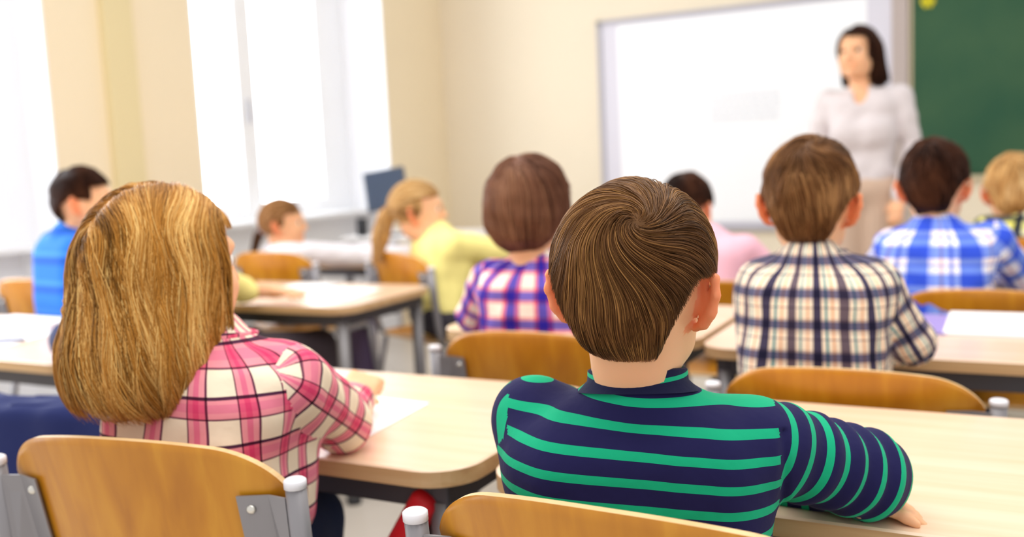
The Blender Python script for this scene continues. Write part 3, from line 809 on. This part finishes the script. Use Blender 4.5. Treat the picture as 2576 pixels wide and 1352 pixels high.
# ------------------------------------------------------------------ chairs
chair_m = wood('chair_ply', ('b06c08', 'c27e10', 'd29220'), (30, 30, 2.0), .36, .12, contrast=.9)
chair_e = wood('chair_ply_edge', ('d8b07a', 'e8c592'), (3, 3, 200), .5, .1)
bracket_m = mat('bracket_grey', '8d8a8e', .42, .25)
rivet_m = mat('rivet_steel', 'd8d4cc', .25, .8)
def make_chair():
    root = empty('school_chair', (0, 0, 0))
    hw, zt, zb, th = .209, .772, .570, .010
    def half(z):   # side outline, narrowing downwards
        t = (z-zb)/(zt-zb); return hw*(.80+.20*min(1, t/.62)**1.1)
    NX, NZ = 44, 16
    def zt_u(u):
        a = abs(u); e = .030*a**2.2
        c = max(0, (a-.60)/.40); return zt-e-.058*(1-math.sqrt(max(0, 1-c*c)))
    def zb_u(u):
        a = abs(u); c = max(0, (a-.80)/.20); return zb+.035*(1-math.sqrt(max(0, 1-c*c)))
    def ybk(x, z): return -(z-.64)*.20-.004+.045*(x/hw)**2
    mb = MB(); V = []; 
    for layer in (0, 1):
        for i in range(NX+1):
            u = -1+2*i/NX
            u = math.copysign(1-(1-abs(u))**1.35, u)
            for j in range(NZ+1):
                z = zb_u(u)+(zt_u(u)-zb_u(u))*j/NZ; x = u*half(z); V.append((x, ybk(x, z)+(th if layer else 0), z))
    N = (NX+1)*(NZ+1); Fa = []; Fb = []; idx = lambda i, j: i*(NZ+1)+j
    for i in range(NX):
        for j in range(NZ):
            q = (idx(i, j), idx(i+1, j), idx(i+1, j+1), idx(i, j+1)); Fa.append(q); Fa.append(tuple(N+k for k in reversed(q)))
    rim = [idx(i, 0) for i in range(NX+1)]+[idx(NX, j) for j in range(1, NZ+1)]+[idx(i, NZ) for i in range(NX-1, -1, -1)]+[idx(0, j) for j in range(NZ-1, 0, -1)]
    for a, b2 in zip(rim, rim[1:]+rim[:1]): Fb.append((b2, a, a+N, b2+N))
    mb.v = V; mb.f = Fa+Fb; mb.m = [0]*len(Fa)+[1]*len(Fb)
    o = mb.build('backrest', [chair_m, chair_e], root, True)
    sm = np.array([True]*len(Fa)+[False]*len(Fb)); o.data.polygons.foreach_set('use_smooth', sm)
    # seat
    mb = MB(); ol = rrect(.40, .38, .07, 6, 0, .215); n = len(ol)
    rings = []
    for k, (sc_, dz) in enumerate(((1, 0), (.85, -.004), (.55, -.008), (.2, -.009))):
        rings.append([((x)*sc_, .215+(y-.215)*sc_, .438+dz+(.010*(-1 if y > .36 else 0))*sc_) for x, y in ol])
    V = [p for r in rings for p in r]+[(x, y, z-.011) for r in rings for x, y, z in r]; Fc = []; m_ = len(rings)*n; mi = []
    for k in range(len(rings)-1):
        for i in range(n):
            q = (k*n+i, k*n+(i+1) % n, (k+1)*n+(i+1) % n, (k+1)*n+i); Fc += [q, tuple(m_+t for t in reversed(q))]; mi += [0, 0]
    Fc += [tuple(range((len(rings)-1)*n, len(rings)*n)), tuple(m_+t for t in reversed(range((len(rings)-1)*n, len(rings)*n)))]; mi += [0, 0]
    for i in range(n): Fc.append(((i+1) % n, i, m_+i, m_+(i+1) % n)); mi.append(1)
    mb.add(V, Fc); mb.m = mi; mb.build('seat', [chair_m, chair_e], root, True)
    for sx in (-1, 1):
        x = sx*.224; yp = .030
        mb = MB(); mb.tube([(x, yp-.018, .715), (x, yp-.010, .60), (x, yp+.0, .50), (x*.97, yp+.018, .43)], .0125, 14)
        p = mb.build('back_post', bracket_m, root, True)
        mb = MB(); mb.tube([(x, yp-.0183, .713), (x, yp-.0188, .722), (x, yp-.0189, .724)], [.0135, .0135, .011], 16); mb.build('end_cap', cap_m, p, True)
        mb = MB()
        # bent bracket plate holding the backrest to the post
        for (xa, ya, xb2, yb2) in ((.150, ybk(.150, .64)-.0045, .186, ybk(.186, .64)-.0045), (.186, ybk(.186, .64)-.0045, .212, yp-.016)):
            P = []
            for z in (.565, .700):
                dy = -(z-.64)*.20
                P += [(sx*xa, ya+dy, z), (sx*xb2, yb2+dy*(.4 if xb2 > .20 else 1), z), (sx*xb2, yb2+dy*(.4 if xb2 > .20 else 1)-.003, z), (sx*xa, ya+dy-.003, z)]
            Fq = [(0, 1, 5, 4), (1, 2, 6, 5), (2, 3, 7, 6), (3, 0, 4, 7), (3, 2, 1, 0), (4, 5, 6, 7)]
            if sx < 0: Fq = [tuple(reversed(q)) for q in Fq]
            mb.add(P, Fq)
        br = mb.build('bracket', bracket_m, root)
        for z in (.682, .585):
            y = ybk(.164, z)-.008; mb = MB(); mb.tube([(sx*.164, y+.002, z), (sx*.164, y-.0010, z), (sx*.164, y-.003, z)], [.0065, .006, .003], 12); mb.build('rivet', rivet_m, br, True)
        mb = MB(); mb.tube([(x*.97, .046, .44), (x*.93, .06, .425), (x*.90, .12, .415), (x*.90, .36, .412), (x*.90, .385, .405)], .011, 12); mb.build('seat_rail', bracket_m, root, True)
        for yy, y2 in ((.06, -.03), (.37, .43)):
            mb = MB(); mb.tube([(x*.91, yy, .41), (x*.96, (yy+y2)/2, .2), (x, y2, .02)], .0115, 12); lg = mb.build('leg', bracket_m, root, True)
            mb = MB(); mb.tube([(x, y2, 0), (x, y2, .03)], .0145, 12); mb.build('rubber_foot', mat('foot_black', '2c2c30', .6), lg, True)
    return root
chair0 = make_chair(); used = [False]
def chair(x, y, yaw, label, z=0):
    c = chair0 if not used[0] else copy_tree(chair0); used[0] = True
    c.location = (x, y, z); c.rotation_euler = (0, 0, math.radians(yaw))
    tag(c, label, 'chair', "pupils' chairs"); return c

# ------------------------------------------------------------------ desks and chairs in their rows
desk(-.652, .66, 1.10, 'beech desk the boy in the navy and green striped shirt leans on')
desk(-1.385, -.682, 1.095, 'beech desk of the blonde girl in pink plaid, with a white paper on it')
desk(-.625, .69, 2.045, 'beech desk with an open white notebook, in front of the dark plaid shirt boy')
desk(-1.345, -.645, 2.10, 'beech desk in front of the boy in the purple plaid shirt')
desk(-3.18, -1.98, 1.47, 'beech desk with papers and a pen at the left edge of the photo')
desk(-3.14, -1.85, 2.37, 'beech desk with white papers and a bare forearm resting on it')
desk(-3.16, -1.60, 3.55, 'beech desk before the pigtail girl, holding the pink pencil case')
desk(-.62, .70, 3.05, 'beech desk before the boy in the blue and white plaid shirt')
desk(-1.345, -.645, 3.42, 'beech desk before the child in the pale pink top')

chair(-.330, .800, -2, 'orange plywood school chair at the bottom edge, behind the striped shirt boy').scale = (1.05, 1, 1)
chair(-.992, .810, 8.5, 'large orange plywood school chair at bottom left, behind the blonde girl').scale = (1.05, 1, 1)
c = chair(-.250, 1.672, 1, 'bright orange plywood chair behind the boy in the dark plaid shirt'); c.scale = (1.04, .93, .93)
chair(-.905, 1.765, 2, 'orange plywood chair behind the child in the purple plaid shirt').scale = (1.04, .93, .955)
chair(-.065, 2.69, 0, 'orange plywood chair behind the boy in the blue and white plaid shirt').scale = (1.04, .93, .925)
chair(-.80, 2.86, 0, 'orange plywood chair behind the child in the pale pink top').scale = (1.04, .93, .91)
chair(.17, 3.60, 0, 'orange plywood chair at the right edge, behind the blond boy')
chair(-2.99, 2.11, 0, 'orange plywood chair at far left, behind the boy in the blue shirt')
chair(-2.72, 3.0, 0, 'orange plywood chair behind the small girl with the pigtail')
chair(-2.09, 3.0, -25, 'pale orange plywood chair behind the ponytail girl in yellow')
chair(-2.30, 2.04, -10, 'orange plywood chair under the child in yellow hidden behind the blonde girl')
chair(-1.625, 1.185, 14, 'orange plywood chair with the dark navy jacket hung over its back').scale = (1, .95, .86)

# ------------------------------------------------------------------ cloth patterns
navy, green = '1a1848', '0ea97b'
striped = cloth('jersey_stripes', vb=[(0, navy), (.34, green), (.69, navy)], vp=.0262, vo=.35)
rib = cloth('jersey_rib_navy', vb=[(0, '14173a'), (.82, '0ea97b'), (.97, '14173a')], vp=.030, vo=.1)
pinkp = cloth('plaid_pink', ub=[(0, 'f8eee0'), (.50, '6f4058'), (.53, 'f2a0b4'), (.64, 'e878a0'), (.76, 'f2a0b4'), (.88, '6a3454'), (.93, 'f8eee0')],
              vb=[(0, 'f8efe2'), (.46, '7a4a62'), (.50, 'f09ab0'), (.62, 'e886a8'), (.80, 'f09ab0'), (.88, '50284a'), (.95, 'f8efe2')], up=.060, vp=.060, uo=.0, vo=.2)
brownp = cloth('plaid_dark', ub=[(0, 'fff4e4'), (.06, 'eeb78e'), (.10, 'fff4e4'), (.18, '44405e'), (.35, 'fff2e0'), (.42, '4a9aa6'), (.47, 'fff2e0'), (.55, 'eeb78e'), (.59, 'fff4e4'), (.68, '6c6070'), (.85, 'fff4e4'), (.92, '56a2ac'), (.96, 'fff4e4')],
              vb=[(0, 'fff8ee'), (.22, 'b9aeb4'), (.27, 'fff8ee'), (.42, 'ded4d0'), (.55, '6a6a90'), (.82, 'cfc4c4'), (.90, 'fff8ee')], up=.074, vp=.057)
bluep = cloth('plaid_blue', ub=[(0, 'ffffff'), (.12, 'e9c8cf'), (.18, 'ffffff'), (.30, '9aa6e6'), (.36, 'ffffff'), (.48, '6c8ce4'), (.90, 'dfe4fb')],
              vb=[(0, 'ffffff'), (.16, 'b9c2f2'), (.26, 'fdf3f0'), (.46, '7c98ea'), (.90, 'e4e8fc')], up=.108, vp=.072)
purpp = cloth('plaid_purple', ub=[(0, 'fff6ee'), (.30, 'ee88a4'), (.42, '6254c4'), (.70, 'd274ae'), (.84, 'fff6ee')],
              vb=[(0, 'fffaf2'), (.34, 'f6a8ba'), (.46, '7668cc'), (.76, 'f6b0b8'), (.88, 'fffaf2')], up=.062, vp=.062)
yelp = cloth('plaid_yellow', ub=[(0, 'f4f09a'), (.40, '3a3f52'), (.75, 'f6f3c8')], vb=[(0, 'f7f5c0'), (.45, '6b7080'), (.75, 'ffffff')], up=.07, vp=.065)
yel = cloth('jersey_yellow', vb=[(0, 'fdf098'), (.5, 'fdf098')], vp=.1)
whi = cloth('cotton_white', vb=[(0, 'f4eff6'), (.5, 'f4eff6')], vp=.1)
blu = cloth('polo_blue', vb=[(0, '2a74d8'), (.45, '1f5cc0'), (.75, '3f88e6'), (.9, '2a74d8')], vp=.095, vo=.1)
pnk = cloth('cotton_pale_pink', vb=[(0, 'f0bccb'), (.5, 'f0bccb')], vp=.1)
nav = cloth('sweat_navy', vb=[(0, '10205a'), (.5, '10205a')], vp=.1)
blouse = cloth('blouse_grey', vb=[(0, 'd9d0d1'), (.5, 'd9d0d1')], vp=.1)

def folds(amp=.0022, seed=1, f=55):
    def mk(fr, sh, arms):
        def d(P):
            L = fr.inv(P)
            return amp*vnoise(L*np.array((1, 1, .55)), f, seed)+amp*.6*vnoise(L, f*2.1, seed+1)
        return d
    return mk

# ------------------------------------------------------------------ the boy in focus
def boy_disp(fr, sh, arms):
    E = np.array(arms[1][0]); s0 = sh[1]; ab = (E-s0); Lb = np.linalg.norm(ab); ab = ab/Lb
    def d(P):
        L = fr.inv(P); r = .0016*vnoise(L*np.array((1, 1, .8)), 38, 3)+.0007*vnoise(L, 90, 4)
        X = P-s0; t = X@ab; perp = np.linalg.norm(X-t[:, None]*ab, axis=1)
        w = np.exp(-((perp-.045)/.03)**2)*np.clip((t-.0)/.03, 0, 1)*np.clip((Lb+.03-t)/.03, 0, 1)
        r = r+w*.0028*np.sin(t*2*math.pi/.036+vnoise(P, 30, 8)*1.3)
        # armhole seam
        r = r+.004*np.exp(-((L[:, 0]-.150)/.005)**2)*(L[:, 2] < .02)
        return r
    return d
bS = (-.369, .985, .777)
person('boy in a navy and green striped shirt seen from behind, arms folded on his desk', (-.33, .98, 0), math.radians(20), bS,
       (-.366, .980, .960), math.radians(8), hroll=math.radians(2), hs=.975, sw=.138, uvtilt=.085,
       arms={1: ((-.150, 1.130, .712), (-.30, 1.215, .690), (-.245, 1.020, .770)),
             -1: ((-.500, 1.19, .705), (-.208, 1.165, .677), (-.490, .968, .790))},
       shirt=striped, res=.0031, hres=.0034, armr=(.053, .050, .036), trapz=.010, seam=.146, tdisp=boy_disp,
       hands={1: dict(d=(-1, .1, -.05), n=(0, 0, 1)), -1: dict(d=(1, -.16, -.06), n=(0, .2, 1), curl=.25)},
       collar=ring_collar(rib, r=.053, h=.024, flare=.002, tilt=.35, rb=.068, dz=.032, dy=-.006), trousers='2a3552', neck_r=.046, tw=1.0,
       hair=dict(mset=BROWN, n=17000, radius=.00034, whorl=(.20, -.78, .60), swirl=1.15, vol=.013, top=.002, steps=14, sl=.0090, shell_res=.003, messy=.30, seed=3,
                 nape=-.092, earz=.004, sc=(1.03, 1.0, .97)))

# ------------------------------------------------------------------ the blonde girl
gS = (-.975, .955, .826)
person('girl with long blonde hair in a pink and cream plaid shirt, leaning on her desk', (-.93, .90, 0), math.radians(4), gS,
       (-1.027, .930, .974), math.radians(-14), hroll=math.radians(0), hs=1.0, sw=.125, ears=False,
       arms={1: ((-.910, 1.135, .711), (-.965, 1.245, .708), (-.862, .975, .806)),
             -1: ((-1.18, 1.13, .71), (-1.10, 1.30, .69))},
       shirt=pinkp, res=.005, hres=.0045, armr=(.052, .046, .034), tdisp=folds(.003, 5, 45), trousers='243a66', hip=(-1.02, .90, .535), knees={1: ((-1.06, 1.22, .50), (-1.08, 1.26, .09)), -1: ((-1.20, 1.20, .50), (-1.22, 1.24, .09))},
       hands={1: dict(d=(-.35, .9, .25), n=(.3, 0, 1), curl=.7)},
       collar=ring_collar(pinkp, r=.054, h=.026, flare=.008, tilt=.2, rb=.064, dz=.012),
       hair=dict(mset=GOLD, n=15000, radius=.00042, vol=.014, steps=30, sl=.0135, wavy=.32, zend=-.205, zvar=.045, zfree=-.145, spread=4, lock=.0048, seed=6, tone=.52, wf=42,
                 curtain=[('c', (0, -.030, -.02), (-.012, -.055, -.12), .078, .082), ('e', (-.014, -.066, -.09), (.090, .046, .075)), ('e', (-.036, -.078, -.150), (.088, .036, .050)), ('e', (.050, -.035, -.105), (.042, .045, .080)), ('e', (.062, .004, -.085), (.026, .036, .085))],
                 shell_res=.0035, face=(.035, .07, .05)), hairfn=long_hair)

# ------------------------------------------------------------------ second row
person('boy with short brown hair in a dark blue and white plaid shirt, seen from behind', (-.34, 1.85, 0), math.radians(0), (-.335, 1.86, .845),
       (-.345, 1.885, .998), math.radians(4), hroll=math.radians(2), sw=.130, shirt=brownp, res=.006, hres=.006, tdisp=folds(.003, 7, 50),
       arms={1: ((-.170, 1.915, .717), (-.25, 2.14, .69), (-.222, 1.875, .822)), -1: ((-.475, 2.02, .735), (-.42, 2.19, .70), (-.440, 1.90, .822))},
       collar=ring_collar(brownp, r=.055, h=.026, flare=.008, tilt=.2, rb=.068, dz=.014),
       hair=dict(mset=BROWN2, n=5000, radius=.0007, whorl=(.03, -.45, .85), swirl=.7, vol=.012, top=.010, messy=.5, seed=11, nape=-.085, steps=11, sl=.006))
person('child with a brown bob haircut in a purple and white plaid shirt', (-.96, 1.93, 0), math.radians(3), (-.945, 1.93, .822),
       (-.968, 1.93, .985), math.radians(0), hs=1.06, ears=False, sw=.130, shirt=purpp, res=.006, hres=.006, tdisp=folds(.003, 9, 50),
       arms={1: ((-.77, 2.02, .72), (-.86, 2.22, .69)), -1: ((-1.17, 2.00, .72), (-1.07, 2.20, .69))},
       collar=ring_collar(purpp, r=.055, h=.026, flare=.008, tilt=.2, rb=.068, dz=.014),
       hair=dict(mset=BOB, n=5000, radius=.0007, whorl=(.0, -.35, .95), swirl=.15, vol=.014, top=.010, messy=.12, seed=12, nape=-.098, earz=-.02, steps=20, sl=.0105, bowl=.02))
# third row
person('boy with dark brown hair in a blue and white plaid shirt, right of the teacher', (-.20, 2.78, 0), math.radians(-2), (-.180, 2.80, .826),
       (-.190, 2.82, .985), math.radians(-4), sw=.135, shirt=bluep, res=.008, hres=.008, tdisp=folds(.004, 17, 45),
       arms={1: ((.02, 2.92, .72), (-.05, 3.18, .69)), -1: ((-.35, 2.98, .735), (-.28, 3.2, .70), (-.295, 2.83, .805))},
       collar=ring_collar(bluep, r=.055, h=.026, flare=.008, tilt=.2, rb=.068, dz=.014),
       hair=dict(mset=DARK, n=3000, radius=.001, whorl=(.05, -.3, .95), swirl=.7, vol=.012, top=.010, messy=.5, seed=21, nape=-.085, steps=11, sl=.006, shell_res=.006))
person('blond boy in a yellow and black plaid shirt at the right edge', (.0, 3.77, 0), math.radians(0), (.045, 3.79, .775),
       (.000, 3.81, .918), math.radians(0), hs=1.08, sw=.135, shirt=yelp, res=.008, hres=.008, tdisp=folds(.003, 19, 45),
       hair=dict(mset=BLOND, n=2500, radius=.0012, whorl=(.05, -.3, .95), swirl=.7, vol=.010, top=.008, messy=.4, seed=22, nape=-.08, steps=11, sl=.006, shell_res=.006))
person('dark haired child in a pale pink top, half hidden behind the striped shirt boy', (-.98, 3.18, 0), math.radians(-8), (-.90, 3.15, .77),
       (-.995, 3.20, .915), math.radians(-8), sw=.12, shirt=pnk, res=.008, hres=.008,
       hair=dict(mset=DARK, n=2500, radius=.0012, whorl=(.0, -.3, .95), swirl=.6, vol=.010, top=.008, messy=.4, seed=23, nape=-.08, steps=11, sl=.006, shell_res=.006))
# left column
pr = person('girl with a blonde ponytail in a yellow top, seated at the far desk', (-1.98, 3.10, 0), math.radians(-35), (-1.93, 3.08, .80),
       (-2.01, 3.06, .930), math.radians(-62), hpitch=math.radians(0), hs=1.0, sw=.115, shirt=yel, res=.008, hres=.006, tdisp=folds(.004, 29, 40),
       arms={1: ((-1.70, 3.18, .75), (-1.50, 3.42, .70)), -1: ((-2.0, 3.32, .73), (-1.8, 3.50, .69))}, trousers='3a3640',
       hair=dict(mset=BLOND, n=3500, radius=.0010, vol=.007, steps=22, sl=.010, toward=(0, -.098, .005), curtain=[], zend=-.07, zvar=.01, seed=31, face=(.02, .08, .045)), hairfn=long_hair)
hf_ = pr[2]
tail_hair(pr[3], [hf_((0, -.095, .004)), hf_((.0, -.125, -.03)), hf_((.0, -.150, -.10)), hf_((.0, -.170, -.19))], [.020, .030, .032, .016], BLOND, seed=8)
pr = person('small girl with a dark blonde pigtail in a white top, arms stretched over the desk', (-2.78, 3.18, 0), math.radians(-30), (-2.80, 3.20, .745),
       (-2.785, 3.18, .878), math.radians(-62), hs=.95, sw=.105, shirt=whi, res=.008, hres=.006, tdisp=folds(.003, 39, 40),
       arms={1: ((-2.55, 3.42, .70), (-2.42, 3.66, .70)), -1: ((-2.80, 3.45, .72), (-2.60, 3.68, .70))}, trousers='5a4a6a',
       hair=dict(mset=('hair_dark_blond', '5a3c24', '9a6c42', 'd0a272'), n=3000, radius=.0010, vol=.005, steps=22, sl=.010, toward=(0, -.095, -.03), curtain=[], zend=-.07, zvar=.01, seed=33, face=(.02, .08, .045)), hairfn=long_hair)
hf_ = pr[2]
tail_hair(pr[3], [hf_((0, -.090, -.03)), hf_((0, -.115, -.06)), hf_((.0, -.135, -.12)), hf_((.0, -.145, -.18))], [.016, .018, .014, .006], ('hair_tail_dark', '20140e', '4a3020', '7a5a40'), n=300, seed=9, name='pigtail', tie='f0e4ee')
person('dark haired boy in a bright blue shirt at far left', (-2.80, 2.14, 0), math.radians(-8), (-2.80, 2.15, .885),
       (-2.755, 2.17, 1.035), math.radians(-48), hs=.95, sw=.120, shirt=blu, res=.008, hres=.006,
       hair=dict(mset=DARK, n=2500, radius=.0010, whorl=(.0, -.3, .95), swirl=.6, vol=.009, top=.008, messy=.4, seed=41, nape=-.075, steps=11, sl=.006, shell_res=.006))
person('child hidden behind the blonde girl, yellow sleeve and bare forearm on the desk', (-2.38, 2.20, 0), math.radians(-10), (-2.32, 2.18, .79),
       (-2.34, 2.20, .915), math.radians(-10), hs=.95, sw=.12, trousers='3b3036', knees={1: ((-2.07, 2.50, .50), (-2.02, 2.52, .09)), -1: ((-2.38, 2.50, .50), (-2.36, 2.52, .09))}, shirt=yel, res=.008, hres=.006, armr=(.046, .042, .024),
       arms={1: ((-2.235, 2.33, .715), (-2.165, 2.405, .700)), -1: ((-2.50, 2.34, .72), (-2.42, 2.52, .69))},
       shirt_cut=lambda C: ~((C[:, 0] > -2.215) & (C[:, 1] > 2.345)), hands={1: dict(d=(1, -.12, 0), n=(0, 0, 1), curl=.3)},
       hair=dict(mset=BROWN2, n=1500, radius=.0012, seed=42, steps=10, sl=.007, shell_res=.007, vol=.008, top=.006))
person('child mostly hidden by the blonde girl, one hand on the papers at left', (-1.74, 1.38, 0), math.radians(32), (-1.67, 1.40, .76),
       (-1.68, 1.43, .885), math.radians(30), hs=.92, sw=.11, shirt=nav, res=.008, hres=.006, shirt_cut=lambda C: C[:, 0] > -1.99,
       arms={1: ((-1.64, 1.55, .71), (-1.72, 1.70, .69)), -1: ((-1.98, 1.48, .72), (-2.15, 1.64, .705))}, knees={1: ((-1.85, 1.62, .46), (-1.86, 1.64, .09)), -1: ((-1.98, 1.54, .46), (-2.0, 1.56, .09))},
       hair=dict(mset=BLOND, n=1500, radius=.0012, seed=43, steps=10, sl=.007, shell_res=.007, vol=.008, top=.006))
# teacher
def skirt(fr): return []
pr = person('teacher with long dark hair in a pale grey blouse, standing before the whiteboard', (-.60, 4.60, 0), math.radians(176), (-.603, 4.60, 1.300),
       (-.622, 4.57, 1.510), math.radians(166), hs=1.04, sw=.158, shirt=blouse, res=.009, hres=.006, standing=True, hip=(-.60, 4.60, .90), trousers='cdb09a',
       tdisp=folds(.004, 49, 30), armr=(.050, .044, .036), neck_r=.050,
       arms={1: ((-.820, 4.60, 1.06), (-.76, 4.50, .92)), -1: ((-.395, 4.60, 1.07), (-.44, 4.50, .86))},
       extra_shirt=lambda fr: [el(fr((-.06, .085, -.15)), (.065, .05, .06), None, .04), el(fr((.06, .085, -.15)), (.065, .05, .06), None, .04), dict(el(fr((0, .075, .025)), (.034, .06, .055), None, .012), sub=True)],
       collar=ring_collar(blouse, r=.062, h=.018, flare=.012, tilt=.9, rb=.072, dz=.000),
       hair=dict(mset=DARK, n=4500, radius=.0010, vol=.008, steps=24, sl=.013, wavy=.15, zend=-.150, zvar=.03, seed=51, part=(.3, .3, .9), tone=.35,
                 curtain=[('c', (.056, -.035, .0), (.058, -.035, -.13), .026, .014), ('c', (-.056, -.030, .0), (-.080, -.028, -.13), .028, .034), ('c', (0, -.06, -.02), (0, -.06, -.12), .045, .035)],
                 face=(.028, .058, .062)), hairfn=long_hair)

# ------------------------------------------------------------------ papers and small things
paper_m = mat('paper_white', 'fbf9fa', .8)
def sheet(name, pts, z, th, m, label, cat, group=None, mats=None):
    mb = MB(); mb.prism(pts, z, z+th); o = mb.build(name, mats or m); tag(o, label, cat, group); return o
ZT = .6605
sheet('sheet_of_paper', [(-.915, 1.212), (-.937, 1.425), (-1.10, 1.435), (-1.085, 1.222)], ZT, .0012, paper_m, "white sheet of paper under the blonde girl's right sleeve", 'paper')
def book(name, c, w, d, yaw, label, cat, cover='7c6fae', th=.008, z=ZT, page='fbf9fa'):
    r = empty(name, (c[0], c[1], z), math.radians(yaw), label=label, cat=cat)
    MB().box((0, 0, th*.15), (w/2, d/2, th*.15), bev=.0006).build('cover', mat('cover_'+cover, cover, .5), r)
    MB().box((0, 0, th*.65), (w/2-.003, d/2-.003, th*.35), bev=.0008).build('pages', mat('paper_'+page, page, .8), r); return r
book('notebook', (.03, 2.455), .34, .30, 0, 'open white exercise book on the desk right of the dark plaid shirt boy', 'notebook', 'd8d4e0', .006)
book('folder', (-.20, 2.43), .16, .25, -4, "flat purple folder beside the boy's elbow on the second row desk", 'folder', '8a78b8', .004, page='9a88c6')
sheet('sheet_of_paper', [(-2.60, 1.53), (-2.37, 1.555), (-2.44, 1.80), (-2.72, 1.78)], ZT, .003, paper_m, 'white papers at the left edge of the photo, under a blue pen', 'paper')
sheet('sheet_of_paper', [(-2.95, 1.86), (-2.66, 1.82), (-2.60, 1.99), (-2.93, 2.0)], ZT, .002, paper_m, 'white paper at the far side of the left edge desk', 'paper')
p = empty('pen', (-2.45, 1.62, ZT+.010), 0, label='dark blue pen lying on the papers at the left edge', cat='pen')
mb = MB(); mb.tube([(-2.51, 1.585, ZT+.008), (-2.40, 1.66, ZT+.008)], .0045, 8); mb.build('barrel', mat('pen_blue', '1b2c7a', .3), p, True, world_space=True)
mb = MB(); mb.tube([(-2.51, 1.585, ZT+.008), (-2.522, 1.577, ZT+.006)], [.0040, .0008], 8); mb.build('tip', mat('pen_tip', '9a9aa2', .3, .8), p, True, world_space=True)
sheet('sheet_of_paper', [(-2.16, 2.50), (-1.95, 2.52), (-2.00, 2.78), (-2.22, 2.76)], ZT, .0015, paper_m, 'white sheet on the desk in front of the bare forearm', 'paper')
book('notebook', (-2.33, 2.76), .20, .16, 3, 'white exercise book lying flat on the middle left desk', 'notebook', 'e4e2ee', .006)
sheet('sheet_of_paper', [(-2.98, 3.60), (-2.66, 3.60), (-2.66, 3.85), (-3.0, 3.85)], ZT, .002, paper_m, 'white paper on the far desk before the pigtail girl', 'paper')
r = empty('pencil_case', (-2.83, 3.67, ZT), math.radians(-8), label='pink pencil case on the far desk beside the ponytail girl', cat='pencil case')
mb = MB(); mb.box((0, 0, .024), (.10, .045, .024), bev=.012); mb.build('pouch', mat('case_pink', 'f078a0', .6), r)
mb = MB(); mb.box((0, 0, .050), (.085, .004, .0025), bev=.001); mb.build('zipper', mat('case_zip', 'f6c6d6', .4), r)
# teacher's corner: side table with monitor and speaker
r = empty('side_table', (-3.15, 4.85, 0), 0, label='white side table in the far left corner under the computer monitor', cat='table')
MB().box((0, 0, .675), (.42, .28, .0125), bev=.004).build('table_top', mat('table_white', 'ece8e6', .4), r)
for sx in (-1, 1):
    for sy in (-1, 1): MB().tube([(sx*.37, sy*.23, 0), (sx*.37, sy*.23, .664)], .016, 12).build('leg', mat('table_leg', 'cfcdd2', .4), r, True)
mo = empty('computer_monitor', (-3.28, 4.66, .6875), math.radians(22), label='dark flat computer monitor leaning back on the far side table', cat='monitor')
Rm2 = rot('x', math.radians(-12))@rot('y', math.radians(-8))
MB().box((0, 0, .275), (.125, .012, .12), Rm2, bev=.006).build('housing', mat('monitor_dark', '4a5468', .3), mo)
MB().box((0, -.0125, .275), (.115, .0015, .11), Rm2).build('screen', mat('monitor_screen', '3b4a62', .12, coat=.5), mo)
MB().tube([(0, .015, .008), (0, .02, .2)], .014, 12).build('stand', mat('monitor_stand', '2e3038', .4), mo, True)
MB().box((0, .01, .006), (.08, .06, .006), bev=.003).build('base', mat('monitor_stand', '2e3038', .4), mo)
sp = empty('loudspeaker', (-3.455, 4.64, .6875), 0, label='small black speaker upright beside the computer monitor', cat='speaker')
MB().box((0, 0, .055), (.022, .03, .055), bev=.004).build('cabinet', mat('speaker_black', '1d1f26', .5), sp)
MB().tube([(0, -.0295, .07), (0, -.032, .07)], .014, 14).build('speaker_cone', mat('cone_grey', '44464e', .6), sp, True)

# bags
def rounded(c, h, rad, R=None): return bx(c, h, rad, R, .02)
def local_net(prims, name, m, parent, res=.008, disp=None):
    s_ = SDF(prims, disp); lo, hi = s_.bounds(); V, Fc = surface_nets(s_, lo, hi, res); return mesh_obj(name, V, Fc, m, parent, True)
jk = empty('jacket', (-1.625, 1.185, 0), math.radians(14), label='dark navy jacket hung over a chair back at the left edge, below the papers', cat='jacket')
navy_m = mat('jacket_navy', '0c1c58', .85, bump=.3)
jd = lambda P: .004*vnoise(P*np.array((1, 1, .4)), 55, 2)
local_net([rounded((0, -.012, .545), (.195, .028, .105), .026), rc((-.20, .0, .635), (.20, .0, .635), .034, k=.03)], 'jacket_body', navy_m, jk, .008, jd)
for sx in (-1, 1):
    local_net([rc((sx*.215, -.01, .63), (sx*.235, -.03, .50), .038, .034), rc((sx*.235, -.03, .50), (sx*.225, -.035, .36), .034, .028)], 'sleeve', navy_m, jk, .008, jd)
local_net([rc((-.07, -.038, .668), (.07, -.038, .668), .012), rc((-.07, .02, .668), (.07, .02, .668), .010)], 'collar', navy_m, jk, .006)

rb = empty('school_bag', (-.825, 1.16, 0), 0, label="red school bag with black trim hanging under the desks beside the striped shirt boy's chair", cat='bag')
Rb = rot('y', math.radians(33))
red_m = mat('bag_red', 'd01020', .55, bump=.15); blk_m = mat('bag_black', '17171b', .6)
local_net([rounded(tuple(np.array((0, 0, .50))), (.006, .035, .12), .016, Rb)], 'bag_body', red_m, rb, .006)
local_net([rc(tuple(np.array((0, 0, .50))+Rb@np.array((.034, -.02, .10))), tuple(np.array((0, 0, .50))+Rb@np.array((.036, -.02, -.12))), .012)], 'trim', blk_m, rb, .005)
local_net([rc(tuple(np.array((0, 0, .50))+Rb@np.array((-.045, 0, -.13))), tuple(np.array((0, 0, .50))+Rb@np.array((.03, 0, -.14))), .018)], 'base_trim', blk_m, rb, .006)
